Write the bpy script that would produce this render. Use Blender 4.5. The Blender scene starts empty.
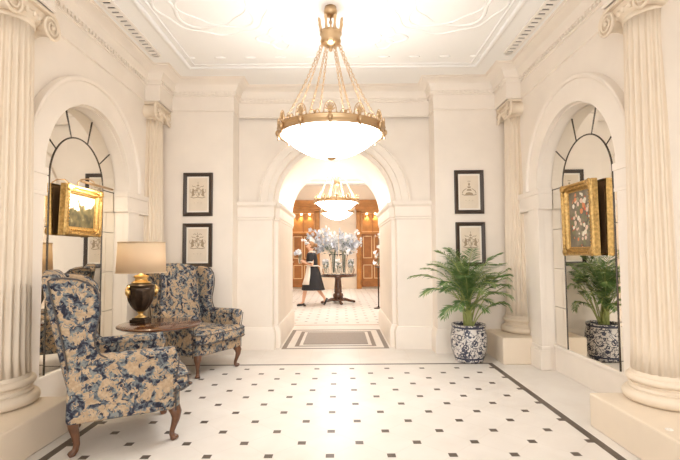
import bpy, bmesh, math, random
from mathutils import Vector, Matrix
random.seed(7)
PI = math.pi
SC = bpy.context.scene
COL = SC.collection

# ------------------------------------------------------------------ helpers
def lin(r, g, b):
    def f(c):
        c /= 255.0
        return c / 12.92 if c <= .04045 else ((c + .055) / 1.055) ** 2.4
    return (f(r), f(g), f(b), 1)

class Ex:
    """arithmetic on shader sockets"""
    def __init__(s, nt, sock): s.nt, s.s = nt, sock
    def op(s, o, b=None, c=None):
        n = s.nt.nodes.new('ShaderNodeMath'); n.operation = o
        for k, v in enumerate((s, b, c)):
            if v is None: continue
            if isinstance(v, Ex): s.nt.links.new(v.s, n.inputs[k])
            else: n.inputs[k].default_value = v
        return Ex(s.nt, n.outputs[0])
    def __add__(s, b): return s.op('ADD', b)
    def __sub__(s, b): return s.op('SUBTRACT', b)
    def __mul__(s, b): return s.op('MULTIPLY', b)
    def lt(s, b): return s.op('LESS_THAN', b)
    def gt(s, b): return s.op('GREATER_THAN', b)
    def abs(s): return s.op('ABSOLUTE')
    def fr(s): return s.op('FRACT')
    def mx(s, b): return s.op('MAXIMUM', b)
    def mn(s, b): return s.op('MINIMUM', b)

def new_mat(name):
    m = bpy.data.materials.new(name); m.use_nodes = True
    return m, m.node_tree, m.node_tree.nodes['Principled BSDF']

def mat(name, col, rough=.5, metal=0., var=0., scale=6., bump=0., coat=0., emit=None, es=1., trans=0., sub=0.):
    m, nt, b = new_mat(name)
    b.inputs['Base Color'].default_value = col
    b.inputs['Roughness'].default_value = rough
    b.inputs['Metallic'].default_value = metal
    b.inputs['Coat Weight'].default_value = coat
    if trans: b.inputs['Transmission Weight'].default_value = trans
    if emit:
        b.inputs['Emission Color'].default_value = emit
        b.inputs['Emission Strength'].default_value = es
    if var or bump:
        tc = nt.nodes.new('ShaderNodeTexCoord')
        nz = nt.nodes.new('ShaderNodeTexNoise'); nz.inputs['Scale'].default_value = scale
        nz.inputs['Detail'].default_value = 4
        nt.links.new(tc.outputs['Object'], nz.inputs['Vector'])
        if var:
            rp = nt.nodes.new('ShaderNodeValToRGB')
            c = col
            rp.color_ramp.elements[0].position = .3; rp.color_ramp.elements[1].position = .7
            rp.color_ramp.elements[0].color = tuple(x * (1 - var) for x in c[:3]) + (1,)
            rp.color_ramp.elements[1].color = tuple(min(1, x * (1 + var)) for x in c[:3]) + (1,)
            nt.links.new(nz.outputs[0], rp.inputs[0]); nt.links.new(rp.outputs[0], b.inputs['Base Color'])
        if bump:
            bp = nt.nodes.new('ShaderNodeBump'); bp.inputs['Strength'].default_value = bump
            bp.inputs['Distance'].default_value = .01
            nt.links.new(nz.outputs[0], bp.inputs['Height']); nt.links.new(bp.outputs[0], b.inputs['Normal'])
    return m

def mixc(nt, fac, a, b):
    n = nt.nodes.new('ShaderNodeMix'); n.data_type = 'RGBA'
    nt.links.new(fac.s, n.inputs[0])
    for v, k in ((a, 6), (b, 7)):
        if isinstance(v, tuple): n.inputs[k].default_value = v
        else: nt.links.new(v, n.inputs[k])
    return n.outputs[2]

def noise(nt, vec, scale, detail=2., dist=0., rough=.5):
    n = nt.nodes.new('ShaderNodeTexNoise')
    n.inputs['Scale'].default_value = scale; n.inputs['Detail'].default_value = detail
    n.inputs['Distortion'].default_value = dist; n.inputs['Roughness'].default_value = rough
    if vec is not None: nt.links.new(vec, n.inputs['Vector'])
    return n

def ramp(nt, fac, stops, interp='LINEAR'):
    n = nt.nodes.new('ShaderNodeValToRGB'); cr = n.color_ramp; cr.interpolation = interp
    cr.elements[0].position, cr.elements[0].color = stops[0]
    cr.elements[1].position, cr.elements[1].color = stops[-1]
    for p, c in stops[1:-1]:
        e = cr.elements.new(p); e.color = c
    nt.links.new(fac, n.inputs[0])
    return n.outputs[0]

def link(o, parent=None):
    COL.objects.link(o)
    if parent is not None: o.parent = parent
    return o

def tag(o, label=None, cat=None, group=None, kind=None):
    if label: o['label'] = label
    if cat: o['category'] = cat
    if group: o['group'] = group
    if kind: o['kind'] = kind
    return o

def empty(name, loc=(0, 0, 0), rz=0., label=None, cat=None, group=None, kind=None):
    o = bpy.data.objects.new(name, None); o.empty_display_size = .1
    o.location = loc; o.rotation_euler = (0, 0, rz)
    link(o); return tag(o, label, cat, group, kind)

class MB:
    """collects shapes into one mesh"""
    def __init__(s): s.b = bmesh.new()
    def v(s, p): return s.b.verts.new(p)
    def f(s, vs):
        try: return s.b.faces.new(vs)
        except ValueError: return None
    def poly(s, pts): return s.f([s.v(p) for p in pts])
    def box(s, x0, x1, y0, y1, z0, z1, M=None):
        P = [Vector((x, y, z)) for z in (z0, z1) for y in (y0, y1) for x in (x0, x1)]
        if M is not None: P = [M @ p for p in P]
        V = [s.v(p) for p in P]
        for q in ((0, 2, 3, 1), (4, 5, 7, 6), (0, 1, 5, 4), (2, 6, 7, 3), (0, 4, 6, 2), (1, 3, 7, 5)): s.f([V[i] for i in q])
        return s
    def lathe(s, prof, c=(0, 0, 0), n=32, sx=1., sy=1., M=None, caps=True):
        rings = []
        for r, z in prof:
            R = []
            for k in range(n):
                a = 2 * PI * k / n
                p = Vector((c[0] + r * math.cos(a) * sx, c[1] + r * math.sin(a) * sy, c[2] + z))
                R.append(s.v(M @ p if M is not None else p))
            rings.append(R)
        s.skin(rings, True, caps)
        return s
    def skin(s, rings, closed=True, caps=True):
        for A, B in zip(rings, rings[1:]):
            m = len(A)
            for k in range(m if closed else m - 1):
                s.f([A[k], A[(k + 1) % m], B[(k + 1) % m], B[k]])
        if caps and closed:
            s.f(list(reversed(rings[0]))); s.f(rings[-1])
    def tube(s, pts, rad, n=8, closed=False, caps=True, flat=1.):
        pts = [Vector(p) for p in pts]; N = len(pts)
        if not hasattr(rad, '__len__'): rad = [rad] * N
        rings = []; up = None
        for i, p in enumerate(pts):
            if closed: t = pts[(i + 1) % N] - pts[i - 1]
            else: t = pts[min(i + 1, N - 1)] - pts[max(i - 1, 0)]
            t.normalize()
            if up is None:
                up = Vector((0, 0, 1)) if abs(t.z) < .9 else Vector((1, 0, 0))
            a = t.cross(up)
            if a.length < 1e-5: a = t.orthogonal()
            a.normalize(); up = a.cross(t).normalized()
            rings.append([s.v(p + a * (rad[i] * math.cos(2 * PI * k / n)) + up * (rad[i] * flat * math.sin(2 * PI * k / n))) for k in range(n)])
        if closed:
            rings.append(rings[0]); s.skin(rings, True, False)
        else: s.skin(rings, True, caps)
        return s
    def prism(s, outline, fn, t0, t1):
        """outline of (u,w); fn(u,w,t)->xyz"""
        A = [s.v(fn(u, w, t0)) for u, w in outline]; B = [s.v(fn(u, w, t1)) for u, w in outline]
        s.skin([A, B], True, True)
        return s
    def sphere(s, c, rx, ry=None, rz=None, n=12, m=8, M=None):
        ry = rx if ry is None else ry; rz = rx if rz is None else rz
        c = Vector(c); rings = []
        for i in range(1, m):
            ph = -PI / 2 + PI * i / m
            R = []
            for k in range(n):
                a = 2 * PI * k / n
                p = Vector((rx * math.cos(ph) * math.cos(a), ry * math.cos(ph) * math.sin(a), rz * math.sin(ph)))
                if M is not None: p = M @ p
                R.append(s.v(c + p))
            rings.append(R)
        s.skin(rings, True, False)
        for R, sg in ((rings[0], -1), (rings[-1], 1)):
            p = Vector((0, 0, rz * sg))
            if M is not None: p = M @ p
            t = s.v(c + p)
            for k in range(n):
                q = [R[k], R[(k + 1) % n], t]
                s.f(q if sg > 0 else q[::-1])
        return s
    def build(s, name, m, parent=None, smooth=False, bevel=0., seg=2, sub=0, auto=None, loc=None):
        bmesh.ops.recalc_face_normals(s.b, faces=s.b.faces)
        me = bpy.data.meshes.new(name); s.b.to_mesh(me); s.b.free()
        if m is not None: me.materials.append(m)
        o = bpy.data.objects.new(name, me); link(o, parent)
        if loc: o.location = loc
        if smooth or auto:
            for p in me.polygons: p.use_smooth = True
            if auto: me.set_sharp_from_angle(angle=math.radians(auto))
        if bevel:
            b = o.modifiers.new('Bevel', 'BEVEL'); b.width = bevel; b.segments = seg; b.limit_method = 'ANGLE'; b.angle_limit = math.radians(35)
        if sub:
            b = o.modifiers.new('Sub', 'SUBSURF'); b.levels = b.render_levels = sub
        return o

def copy_tree(o, parent=None):
    c = o.copy(); COL.objects.link(c)
    if parent is not None: c.parent = parent
    for ch in list(o.children): copy_tree(ch, c)
    return c

# ------------------------------------------------------------------ materials
STONE = mat('warm_stone', (.84, .772, .695, 1), .55, var=.035, scale=2.5)
STONE2 = mat('column_stone', (.79, .685, .555, 1), .5, var=.025, scale=5)
PLASTER = mat('ceiling_plaster', (.90, .895, .88, 1), .8)
HALLW = mat('hall_plaster', (.80, .69, .57, 1), .7)
GOLD = mat('brass', (.57, .40, .235, 1), .36, 1.)
GILT = mat('gilt_frame', (.52, .34, .13, 1), .40, 1., var=.3, scale=40, bump=.5)
BRONZE = mat('dark_bronze', (.055, .035, .022, 1), .28, .6, var=.3, scale=30)
WOOD = mat('dark_mahogany', (.10, .038, .017, 1), .2, var=.3, scale=14, coat=.6)
LEGW = mat('walnut_leg', (.13, .052, .022, 1), .3, var=.3, scale=20, coat=.3)
HALLWOOD = mat('honey_wood_panelling', (.46, .20, .05, 1), .4, var=.18, scale=5)
DARKWOOD = mat('door_leaf_wood', (.33, .125, .03, 1), .4, var=.2, scale=6)
INLAY = mat('pale_door_moulding', (.75, .52, .28, 1), .5)
FRAMEB = mat('dark_picture_frame', (.045, .028, .018, 1), .4)
MATB = mat('mount_board', (.83, .78, .70, 1), .9)
PAPER = mat('aged_print_paper', (.74, .65, .53, 1), .9, var=.04, scale=8)
INK = mat('brown_ink', (.36, .28, .19, 1), .9)
BLACK = mat('black_recess', (.02, .017, .015, 1), .8)
BLACKC = mat('black_cloth', (.018, .016, .018, 1), .8)
WHITEC = mat('white_apron_cloth', (.80, .74, .66, 1), .85)
SKIN = mat('skin', (.72, .42, .28, 1), .5)
HAIR = mat('blond_hair', (.30, .15, .06, 1), .5)
SHOE = mat('black_shoe_leather', (.02, .016, .014, 1), .35)
CORD = mat('dark_piping', (.09, .075, .07, 1), .7)
NAIL = mat('lamp_gold', (.80, .55, .22, 1), .3, 1.)
SOIL = mat('potting_soil', (.06, .04, .025, 1), .95)
STEMG = mat('palm_stem', (.38, .42, .14, 1), .5, var=.2, scale=12)
MATG = mat('grey_mat_pile', (.36, .32, .29, 1), .95, var=.08, scale=60)
STEELD = mat('mirror_bevel_edge', (.10, .085, .07, 1), .25, .8)
PETALW = mat('white_petals', (.86, .85, .85, 1), .7)
PETALB = mat('pale_blue_petals', (.55, .57, .63, 1), .7)
LEAFG = mat('grey_green_leaves', (.17, .23, .17, 1), .7)
BACKB = mat('brown_backing_board', (.24, .14, .065, 1), .8)
VENTW = mat('vent_white', (.86, .82, .77, 1), .6)

def leaf_mat():
    m, nt, b = new_mat('palm_leaflet')
    tc = nt.nodes.new('ShaderNodeTexCoord')
    nz = noise(nt, tc.outputs['Object'], 5, 3)
    nt.links.new(ramp(nt, nz.outputs[0], [(.3, (.05, .12, .03, 1)), (.5, (.12, .22, .065, 1)), (.72, (.27, .36, .13, 1))]), b.inputs['Base Color'])
    b.inputs['Roughness'].default_value = .42
    return m
LEAF = leaf_mat()

def mirror_mat():
    m, nt, b = new_mat('mirror_glass')
    b.inputs['Base Color'].default_value = (.86, .83, .77, 1)
    b.inputs['Metallic'].default_value = 1; b.inputs['Roughness'].default_value = .02
    return m
MIRROR = mirror_mat()

def glass_mat():
    m, nt, b = new_mat('vase_glass')
    b.inputs['Base Color'].default_value = (.98, .99, .99, 1)
    b.inputs['Roughness'].default_value = .02; b.inputs['Transmission Weight'].default_value = .97
    b.inputs['IOR'].default_value = 1.15
    return m
GLASS = glass_mat()

def bowl_mat():
    m, nt, b = new_mat('lit_alabaster_bowl')
    b.inputs['Base Color'].default_value = (.9, .85, .78, 1)
    b.inputs['Emission Color'].default_value = (1, .975, .945, 1); b.inputs['Emission Strength'].default_value = BOWL
    g = nt.nodes.new('ShaderNodeNewGeometry')     # inner face set dimmer to even out the light on the ceiling
    nt.links.new((Ex(nt, g.outputs['Backfacing']) * (INNER - BOWL) + BOWL).s, b.inputs['Emission Strength'])
    return m
BOWL, INNER = 9.6, 4.2
BOWLM = bowl_mat()

def shade_mat():
    m, nt, b = new_mat('lampshade_linen')
    b.inputs['Base Color'].default_value = (.74, .60, .43, 1)
    b.inputs['Roughness'].default_value = .8
    tr = nt.nodes.new('ShaderNodeBsdfTranslucent'); tr.inputs[0].default_value = (.78, .63, .44, 1)
    mx = nt.nodes.new('ShaderNodeMixShader'); mx.inputs[0].default_value = .3
    out = nt.nodes['Material Output']
    nt.links.new(b.outputs[0], mx.inputs[1]); nt.links.new(tr.outputs[0], mx.inputs[2]); nt.links.new(mx.outputs[0], out.inputs[0])
    return m
SHADE = shade_mat()

def floor_mat():
    m, nt, b = new_mat('inlaid_marble_floor')
    g = nt.nodes.new('ShaderNodeNewGeometry'); sp = nt.nodes.new('ShaderNodeSeparateXYZ')
    nt.links.new(g.outputs['Position'], sp.inputs[0])
    X, Y = Ex(nt, sp.outputs[0]), Ex(nt, sp.outputs[1])
    AX = X.abs()
    s = .3975
    u = X * (1 / s) + 100.0; v = (Y - 2.948) * (1 / s) + 100.0
    def near(e, off): return ((e + (.5 + off)).fr() - .5).abs() * s
    h = .0275
    dotA = near(u, 0).mx(near(v, 0)).lt(h); dotB = near(u, .5).mx(near(v, .5)).lt(h)
    dots = dotA.mx(dotB)
    room = AX.lt(1.83) * Y.lt(5.33)
    hall = Y.gt(8.34)
    ju = ((u + v + .5).fr() - .5).abs().lt(.0055); jv = ((u - v + .5).fr() - .5).abs().lt(.0055)
    joint = ju.mx(jv) * room.mx(hall)
    # slabs of the plain margin
    sj = ((Y * (1 / .62) + 50.25).fr() - .5).abs().lt(.003) * AX.gt(1.86)
    sk = ((X * (1 / .62) + 50.0).fr() - .5).abs().lt(.003) * Y.gt(5.36) * Y.lt(6.2)
    joint = joint.mx(sj).mx(sk)
    bord = ((AX - 1.835).abs().lt(.029) * Y.lt(5.355)).mx((Y - 5.332).abs().lt(.024) * AX.lt(1.864))
    d = (AX - .745).mx((Y - 6.98).abs() - .78)
    st = d.lt(0.) * d.gt(-.065)
    st2 = d.lt(-.165) * d.gt(-.225)
    hb = (Y - 8.26).abs().lt(.03)
    tc = nt.nodes.new('ShaderNodeTexCoord')
    nz = noise(nt, g.outputs['Position'], 3.0, 5, .6)
    base = ramp(nt, nz.outputs[0], [(.3, (.715, .67, .62, 1)), (.7, (.77, .735, .69, 1))])
    base = mixc(nt, joint * .22, base, (.45, .35, .25, 1))
    nz2 = noise(nt, g.outputs['Position'], 14, 3)
    dk = ramp(nt, nz2.outputs[0], [(.3, (.085, .066, .052, 1)), (.7, (.13, .102, .08, 1))])
    c = mixc(nt, (dots * room).mx(bord), base, dk)
    c = mixc(nt, (dots * hall) * .95, c, (.11, .085, .065, 1))
    c = mixc(nt, st.mx(st2), c, (.19, .16, .135, 1))
    c = mixc(nt, hb, c, (.42, .24, .15, 1))
    nt.links.new(c, b.inputs['Base Color'])
    b.inputs['Roughness'].default_value = .34
    b.inputs['Specular IOR Level'].default_value = .22
    return m
FLOORM = floor_mat()

def fabric_mat():
    m, nt, b = new_mat('blue_damask_fabric')
    tc = nt.nodes.new('ShaderNodeTexCoord')
    sp = nt.nodes.new('ShaderNodeSeparateXYZ'); nt.links.new(tc.outputs['Object'], sp.inputs[0])
    # large sprays of leaves: lobed voronoi cells broken up by noise
    nz0 = noise(nt, tc.outputs['Object'], 9, 2)
    add = nt.nodes.new('ShaderNodeMixRGB'); add.blend_type = 'LINEAR_LIGHT'; add.inputs[0].default_value = .075
    nt.links.new(tc.outputs['Object'], add.inputs[1]); nt.links.new(nz0.outputs[1], add.inputs[2])
    # sprays of small curling leaves on a beige ground
    mot = Ex(nt, noise(nt, tc.outputs['Object'], 13, 1.0, 1.0).outputs[0])
    lob = Ex(nt, noise(nt, add.outputs[0], 40, 1.5, 1.4).outputs[0])
    leaf = (mot + (lob - .5) * .70).gt(.466)
    vein = noise(nt, tc.outputs['Object'], 27, 2.5, 1.3)
    tone = ramp(nt, (Ex(nt, vein.outputs[0]) - (mot - .5) * .55).s, [(.34, (.027, .028, .044, 1)), (.43, (.060, .066, .088, 1)), (.50, (.130, .148, .164, 1)), (.60, (.235, .25, .24, 1))])
    fine = noise(nt, tc.outputs['Object'], 60, 2)
    ground = ramp(nt, fine.outputs[0], [(.35, (.40, .285, .18, 1)), (.65, (.51, .385, .26, 1))])
    c = mixc(nt, leaf, ground, tone)
    nt.links.new(c, b.inputs['Base Color'])
    b.inputs['Roughness'].default_value = .9
    b.inputs['Specular IOR Level'].default_value = .2
    return m
FABRIC = fabric_mat()

def pot_mat():
    m, nt, b = new_mat('blue_and_white_porcelain')
    tc = nt.nodes.new('ShaderNodeTexCoord'); sp = nt.nodes.new('ShaderNodeSeparateXYZ')
    nt.links.new(tc.outputs['Object'], sp.inputs[0]); Z = Ex(nt, sp.outputs[2])
    nz = noise(nt, tc.outputs['Object'], 13, 2, 1.6)
    vo = nt.nodes.new('ShaderNodeTexVoronoi'); vo.inputs['Scale'].default_value = 10
    nt.links.new(tc.outputs['Object'], vo.inputs['Vector'])
    D = Ex(nt, vo.outputs['Distance'])
    ring = (D - .30).abs().lt(.055); core = D.lt(.14)
    scr = (Ex(nt, nz.outputs[0]) - .5).abs().lt(.045)
    pat = ring.mx(core).mx(scr)
    band = (Z - .415).abs().lt(.012); band2 = (Z - .05).abs().lt(.012)
    pat = pat.mx(band).mx(band2)
    c = mixc(nt, pat, (.66, .63, .60, 1), (.05, .055, .088, 1))
    nt.links.new(c, b.inputs['Base Color']); b.inputs['Roughness'].default_value = .18
    return m
POT = pot_mat()

def still_life_mat():
    m, nt, b = new_mat('still_life_painting')
    tc = nt.nodes.new('ShaderNodeTexCoord'); sp = nt.nodes.new('ShaderNodeSeparateXYZ')
    nt.links.new(tc.outputs['Object'], sp.inputs[0])
    Y, Z = Ex(nt, sp.outputs[1]), Ex(nt, sp.outputs[2])
    vo = nt.nodes.new('ShaderNodeTexVoronoi'); vo.inputs['Scale'].default_value = 21; nt.links.new(tc.outputs['Object'], vo.inputs['Vector'])
    sc = nt.nodes.new('ShaderNodeSeparateColor'); nt.links.new(vo.outputs['Color'], sc.inputs[0])
    fl = ramp(nt, sc.outputs[0], [(0, (.56, .10, .04, 1)), (.18, (.72, .66, .54, 1)), (.38, (.17, .17, .09, 1)), (.60, (.62, .22, .09, 1)), (.72, (.70, .52, .40, 1)), (.88, (.30, .28, .18, 1))], 'CONSTANT')
    nz = noise(nt, tc.outputs['Object'], 9, 4)
    bg = ramp(nt, nz.outputs[0], [(.3, (.10, .085, .055, 1)), (.7, (.24, .20, .14, 1))])
    n2 = Ex(nt, noise(nt, tc.outputs['Object'], 8, 2).outputs[0])
    e = (Y * 6.0 * (Y * 6.0)) + (Z * 3.6 * (Z * 3.6)) + (n2 - .5) * 1.4
    mask = e.lt(.95) * (Ex(nt, vo.outputs['Distance']) + (n2 - .5) * .9).lt(.5)
    c = mixc(nt, mask, bg, fl)
    nt.links.new(c, b.inputs['Base Color']); b.inputs['Roughness'].default_value = .5
    return m

def landscape_mat():
    m, nt, b = new_mat('landscape_painting')
    tc = nt.nodes.new('ShaderNodeTexCoord'); sp = nt.nodes.new('ShaderNodeSeparateXYZ')
    nt.links.new(tc.outputs['Object'], sp.inputs[0])
    Y, Z = Ex(nt, sp.outputs[1]), Ex(nt, sp.outputs[2])
    nz = Ex(nt, noise(nt, tc.outputs['Object'], 9, 4).outputs[0])
    land = (Z * 1.0 + (nz - .5) * .40 - (Y * .15)).lt(.065)
    n3 = noise(nt, tc.outputs['Object'], 16, 4)
    sky = ramp(nt, n3.outputs[0], [(.3, (.50, .47, .40, 1)), (.7, (.80, .76, .66, 1))])
    ld = ramp(nt, n3.outputs[0], [(.35, (.05, .045, .025, 1)), (.6, (.15, .125, .06, 1)), (.75, (.34, .30, .18, 1))])
    c = mixc(nt, land, sky, ld)
    nt.links.new(c, b.inputs['Base Color']); b.inputs['Roughness'].default_value = .4
    return m

# ------------------------------------------------------------------ room shell
WX, FY, CY, CZ = 2.35, 5.88, 6.17, 3.63
YB = -2.6                                   # the room goes on behind the camera
NC, NR, NS = 4.285, .72, 2.0                # niche centre, radius, spring height
def struct(o, label=None, cat=None): return tag(o, label, cat, None, 'structure')

mb = MB(); mb.poly([(-3.6, YB, 0), (3.6, YB, 0), (3.6, 17.2, 0), (-3.6, 17.2, 0)])
struct(mb.build('floor', FLOORM), 'pale marble floor inlaid with small dark squares and a dark border line', 'floor')

def arch_panel(mb, u0, u1, z0, z1, cu, r, zs, fn, n=40):
    """flat wall with an arched opening down to z0; fn(u,z)->xyz"""
    mb.poly([fn(u0, z0), fn(cu - r, z0), fn(cu - r, z1), fn(u0, z1)])
    mb.poly([fn(cu + r, z0), fn(u1, z0), fn(u1, z1), fn(cu + r, z1)])
    P = [(cu - r * math.cos(PI * k / n), zs + r * math.sin(PI * k / n)) for k in range(n + 1)]
    for a, b in zip(P, P[1:]): mb.poly([fn(*a), fn(*b), fn(b[0], z1), fn(a[0], z1)])
def arch_line(cu, r, zs, z0, n=40):
    return [(cu - r, z0)] + [(cu - r * math.cos(PI * k / n), zs + r * math.sin(PI * k / n)) for k in range(n + 1)] + [(cu + r, z0)]
def strip(mb, line, fa, fb):
    A = [mb.v(fa(*p)) for p in line]; B = [mb.v(fb(*p)) for p in line]
    mb.skin([A, B], False, False)

for side, nm in ((-1, 'left'), (1, 'right')):
    mb = MB(); X0, X1 = side * WX, side * 2.475
    arch_panel(mb, YB, FY + .4, 0, CZ + .05, NC, NR, NS, lambda u, z: (X0, u, z))
    strip(mb, arch_line(NC, NR, NS, 0), lambda u, z: (X0, u, z), lambda u, z: (X1, u, z))
    mb.poly([(X1, 3.4, 0), (X1, 5.2, 0), (X1, 5.2, 2.9), (X1, 3.4, 2.9)])
    w = mb.build('wall_' + nm, STONE)
    struct(w, f'{nm} cream stone wall with a round-headed mirror recess', 'wall')
    # broad moulded arch band round the recess
    mb = MB()
    prof = [(.72, 0), (.72, .045), (.925, .05), (.93, .068), (.945, .078), (.96, .078), (.968, .07), (.968, 0)]
    rings = []
    for k in range(49):
        a = PI * k / 48
        rings.append([mb.v((side * (WX - h), NC - r * math.cos(a), NS + .02 + r * math.sin(a))) for r, h in prof])
    mb.skin(rings, False, False)
    mb.build('arch_band', STONE, w, auto=40)
    # impost bands each side of the recess
    mb = MB()
    for y0, y1 in ((3.36, 3.575), (4.995, 5.60)):
        for h, z0, z1 in ((.046, 1.79, 1.82), (.043, 1.82, 1.96), (.050, 1.96, 2.02)):
            a, b = side * (WX - h), side * 2.46
            ya, yb = (y0, y1 + h * .6) if y0 < 4 else (y0 - h * .6, y1)
            mb.box(min(a, b), max(a, b), ya, yb, z0, z1)
    mb.build('impost_band', STONE, w, bevel=.004)
    mb = MB()
    for y0, y1 in ((3.38, 3.569), (5.001, 5.27)):
        a, b = side * (WX - .042), side * (WX + .02)
        mb.box(min(a, b), max(a, b), y0, y1, 0, 1.79)
    mb.build('jamb_strip', STONE, w, bevel=.004)
    # plain base panel under the mirror and skirting on the jambs
    mb = MB()
    a, b = side * 2.45, side * 2.475
    mb.box(min(a, b), max(a, b), 3.57, 5.0, 0, .255)
    a = side * 2.435; mb.box(min(a, b), max(a, b), 3.57, 5.0, .255, .285)
    mb.build('mirror_base_panel', STONE, w, bevel=.004)
    mb = MB()
    for y0, y1 in ((3.42, 3.575), (4.99, 5.25), (YB, 3.0)):
        for h, z0, z1 in ((.066, 0, .22), (.054, .22, .26)):
            a, b = side * (WX - h), side * (WX + .05)
            mb.box(min(a, b), max(a, b), y0, y1, z0, z1)
    struct(mb.build('baseboard_' + nm, STONE, bevel=.006), f'plain stone skirting along the {nm} wall', 'skirting')

# back wall: two flanks, set-back centre with the arch, vaulted passage
PR, PS = .80, 2.02
mb = MB()
for s in (-1, 1):
    mb.poly([(s * 2.6, FY, 0), (s * 1.345, FY, 0), (s * 1.345, FY, CZ + .05), (s * 2.6, FY, CZ + .05)])
    mb.poly([(s * 1.345, FY, 0), (s * 1.345, 6.3, 0), (s * 1.345, 6.3, CZ + .05), (s * 1.345, FY, CZ + .05)])
arch_panel(mb, -1.4, 1.4, 1.9, CZ + .05, 0, .86, PS, lambda u, z: (u, 6.22, z))
strip(mb, arch_line(0, .86, PS, 1.9), lambda u, z: (u, 6.22, z), lambda u, z: (u, 6.31, z))
A = arch_line(0, .86, PS, 1.9); B = arch_line(0, PR, PS, 1.9)
mb.skin([[mb.v((u, 6.31, z)) for u, z in A], [mb.v((u, 6.31, z)) for u, z in B]], False, False)
strip(mb, B, lambda u, z: (u, 6.31, z), lambda u, z: (u, 8.2, z))
wb = mb.build('wall_back', STONE, auto=30)
struct(wb, 'cream stone back wall with a tall round archway in its set-back centre', 'wall')
for s in (-1, 1):
    mb = MB()
    mb.prism([(s * 1.36, 6.165), (s * .86, 6.165), (s * .86, 6.31), (s * PR, 6.31), (s * PR, 8.2), (s * 1.36, 8.2)], lambda u, w, t: (u, w, t), 0, 2.0)
    mb.build('arch_pier', STONE, wb, bevel=.006)
mb = MB()
prof = [(.865, 0), (.865, .012), (.93, .02), (.94, .035), (1.03, .038), (1.045, .055), (1.07, .05), (1.075, 0)]
rings = []
for k in range(65):
    a = PI * k / 64
    rings.append([mb.v((-r * math.cos(a), 6.22 - h, PS + r * math.sin(a))) for r, h in prof])
mb.skin(rings, False, False)
mb.build('arch_band', STONE, wb, auto=40)

def sweep(mb, path, prof):
    """profile (offset to the right of the path, z) swept along a plan polyline with mitred corners"""
    P = [Vector((x, y)) for x, y in path]; nrm = []
    for a, b in zip(P, P[1:]):
        d = (b - a).normalized(); nrm.append(Vector((d.y, -d.x)))
    rings = []
    for i, p in enumerate(P):
        n1 = nrm[max(i - 1, 0)]; n2 = nrm[min(i, len(nrm) - 1)]
        m = (n1 + n2) / (1 + n1.dot(n2))
        rings.append([mb.v((p.x + m.x * d, p.y + m.y * d, z)) for d, z in prof])
    mb.skin(rings, False, False)
    return P, nrm

lp = [(-1.345, 6.165), (-.86, 6.165), (-.86, 6.31), (-PR, 6.31), (-PR, 8.2)]
rp = [(-x, y) for x, y in reversed(lp)]
mb = MB()
for pth in (lp, rp): sweep(mb, pth, [(0, 1.775), (.012, 1.785), (.012, 1.81), (.022, 1.82), (.022, 1.955), (.05, 1.985), (.055, 2.03), (0, 2.035)])
mb.build('impost_band', STONE, wb, auto=35)
mb = MB()
for pth in (lp, rp): sweep(mb, pth, [(0, .31), (.012, .30), (.02, .27), (.034, .245), (.034, .0)])
flank = [(-2.35, FY), (-1.345, FY), (-1.345, 6.165)]
sweep(mb, flank, [(0, .31), (.012, .30), (.02, .27), (.034, .245), (.034, .0)])
sweep(mb, [(-x, y) for x, y in reversed(flank)], [(0, .31), (.012, .30), (.02, .27), (.034, .245), (.034, .0)])
struct(mb.build('baseboard_back', STONE, auto=35), 'moulded stone skirting along the back wall and arch piers', 'skirting')

# entablature / cornice all round
half = [(-2.35, YB), (-2.35, 2.98), (-2.17, 2.98), (-2.17, 3.41), (-2.35, 3.41), (-2.35, 5.46), (-2.17, 5.46), (-2.17, FY), (-1.345, FY), (-1.345, CY)]
path = half + [(-x, y) for x, y in reversed(half)]
mb = MB()
P, nrm = sweep(mb, path, [(0, 3.215), (.016, 3.222), (.016, 3.235), (.006, 3.245), (.006, 3.425), (.018, 3.43), (.018, 3.448), (.022, 3.448), (.022, 3.478), (.040, 3.48), (.042, 3.49), (.055, 3.51), (.075, 3.56), (.125, 3.598), (.165, 3.612), (.165, 3.622), (.19, 3.625), (.19, 3.632)])
ent = struct(mb.build('trim_1', STONE, auto=30), 'cream stone entablature and cornice running round the top of the walls', 'cornice')
mb = MB()
for i, n in enumerate(nrm):
    a, b = P[i], P[i + 1]; d = (b - a); L = d.length; d.normalize()
    if L < .25 and abs(d.x) > .5: continue
    k = int(L / .056)
    for j in range(k):
        c = a + d * ((j + .5) * L / k)
        q0, q1 = c - d * .016 + n * .018, c + d * .016 + n * .038
        mb.box(min(q0.x, q1.x), max(q0.x, q1.x), min(q0.y, q1.y), max(q0.y, q1.y), 3.446, 3.478)
mb.build('dentil_course', STONE, ent)

# ceiling with panel moulding and strapwork
mb = MB(); mb.poly([(-2.6, YB, CZ), (2.6, YB, CZ), (2.6, 6.4, CZ), (-2.6, 6.4, CZ)])
ce = struct(mb.build('ceiling', PLASTER), 'white plaster ceiling with low relief strapwork', 'ceiling')
mb = MB()
def rail(pts, closed, w=.03, h=.012):
    mb.tube([(x, y, CZ - .001) for x, y in pts], w, 6, closed, True, h / w)
rail([(-1.79, YB + .1), (-1.79, 5.42), (1.79, 5.42), (1.79, YB + .1)], False, .035, .024)
rail([(-1.70, YB + .1), (-1.70, 5.33), (1.70, 5.33), (1.70, YB + .1)], False, .015, .012)
mb.build('panel_moulding', PLASTER, ce, smooth=True)
mb = MB()
def shape(cx, cy, r, lob, amp, rot=0., n=64):
    return [(cx + (r + amp * math.cos(lob * t)) * math.cos(t + rot), cy + (r + amp * math.cos(lob * t)) * math.sin(t + rot)) for t in [2 * PI * k / n for k in range(n)]]
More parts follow.
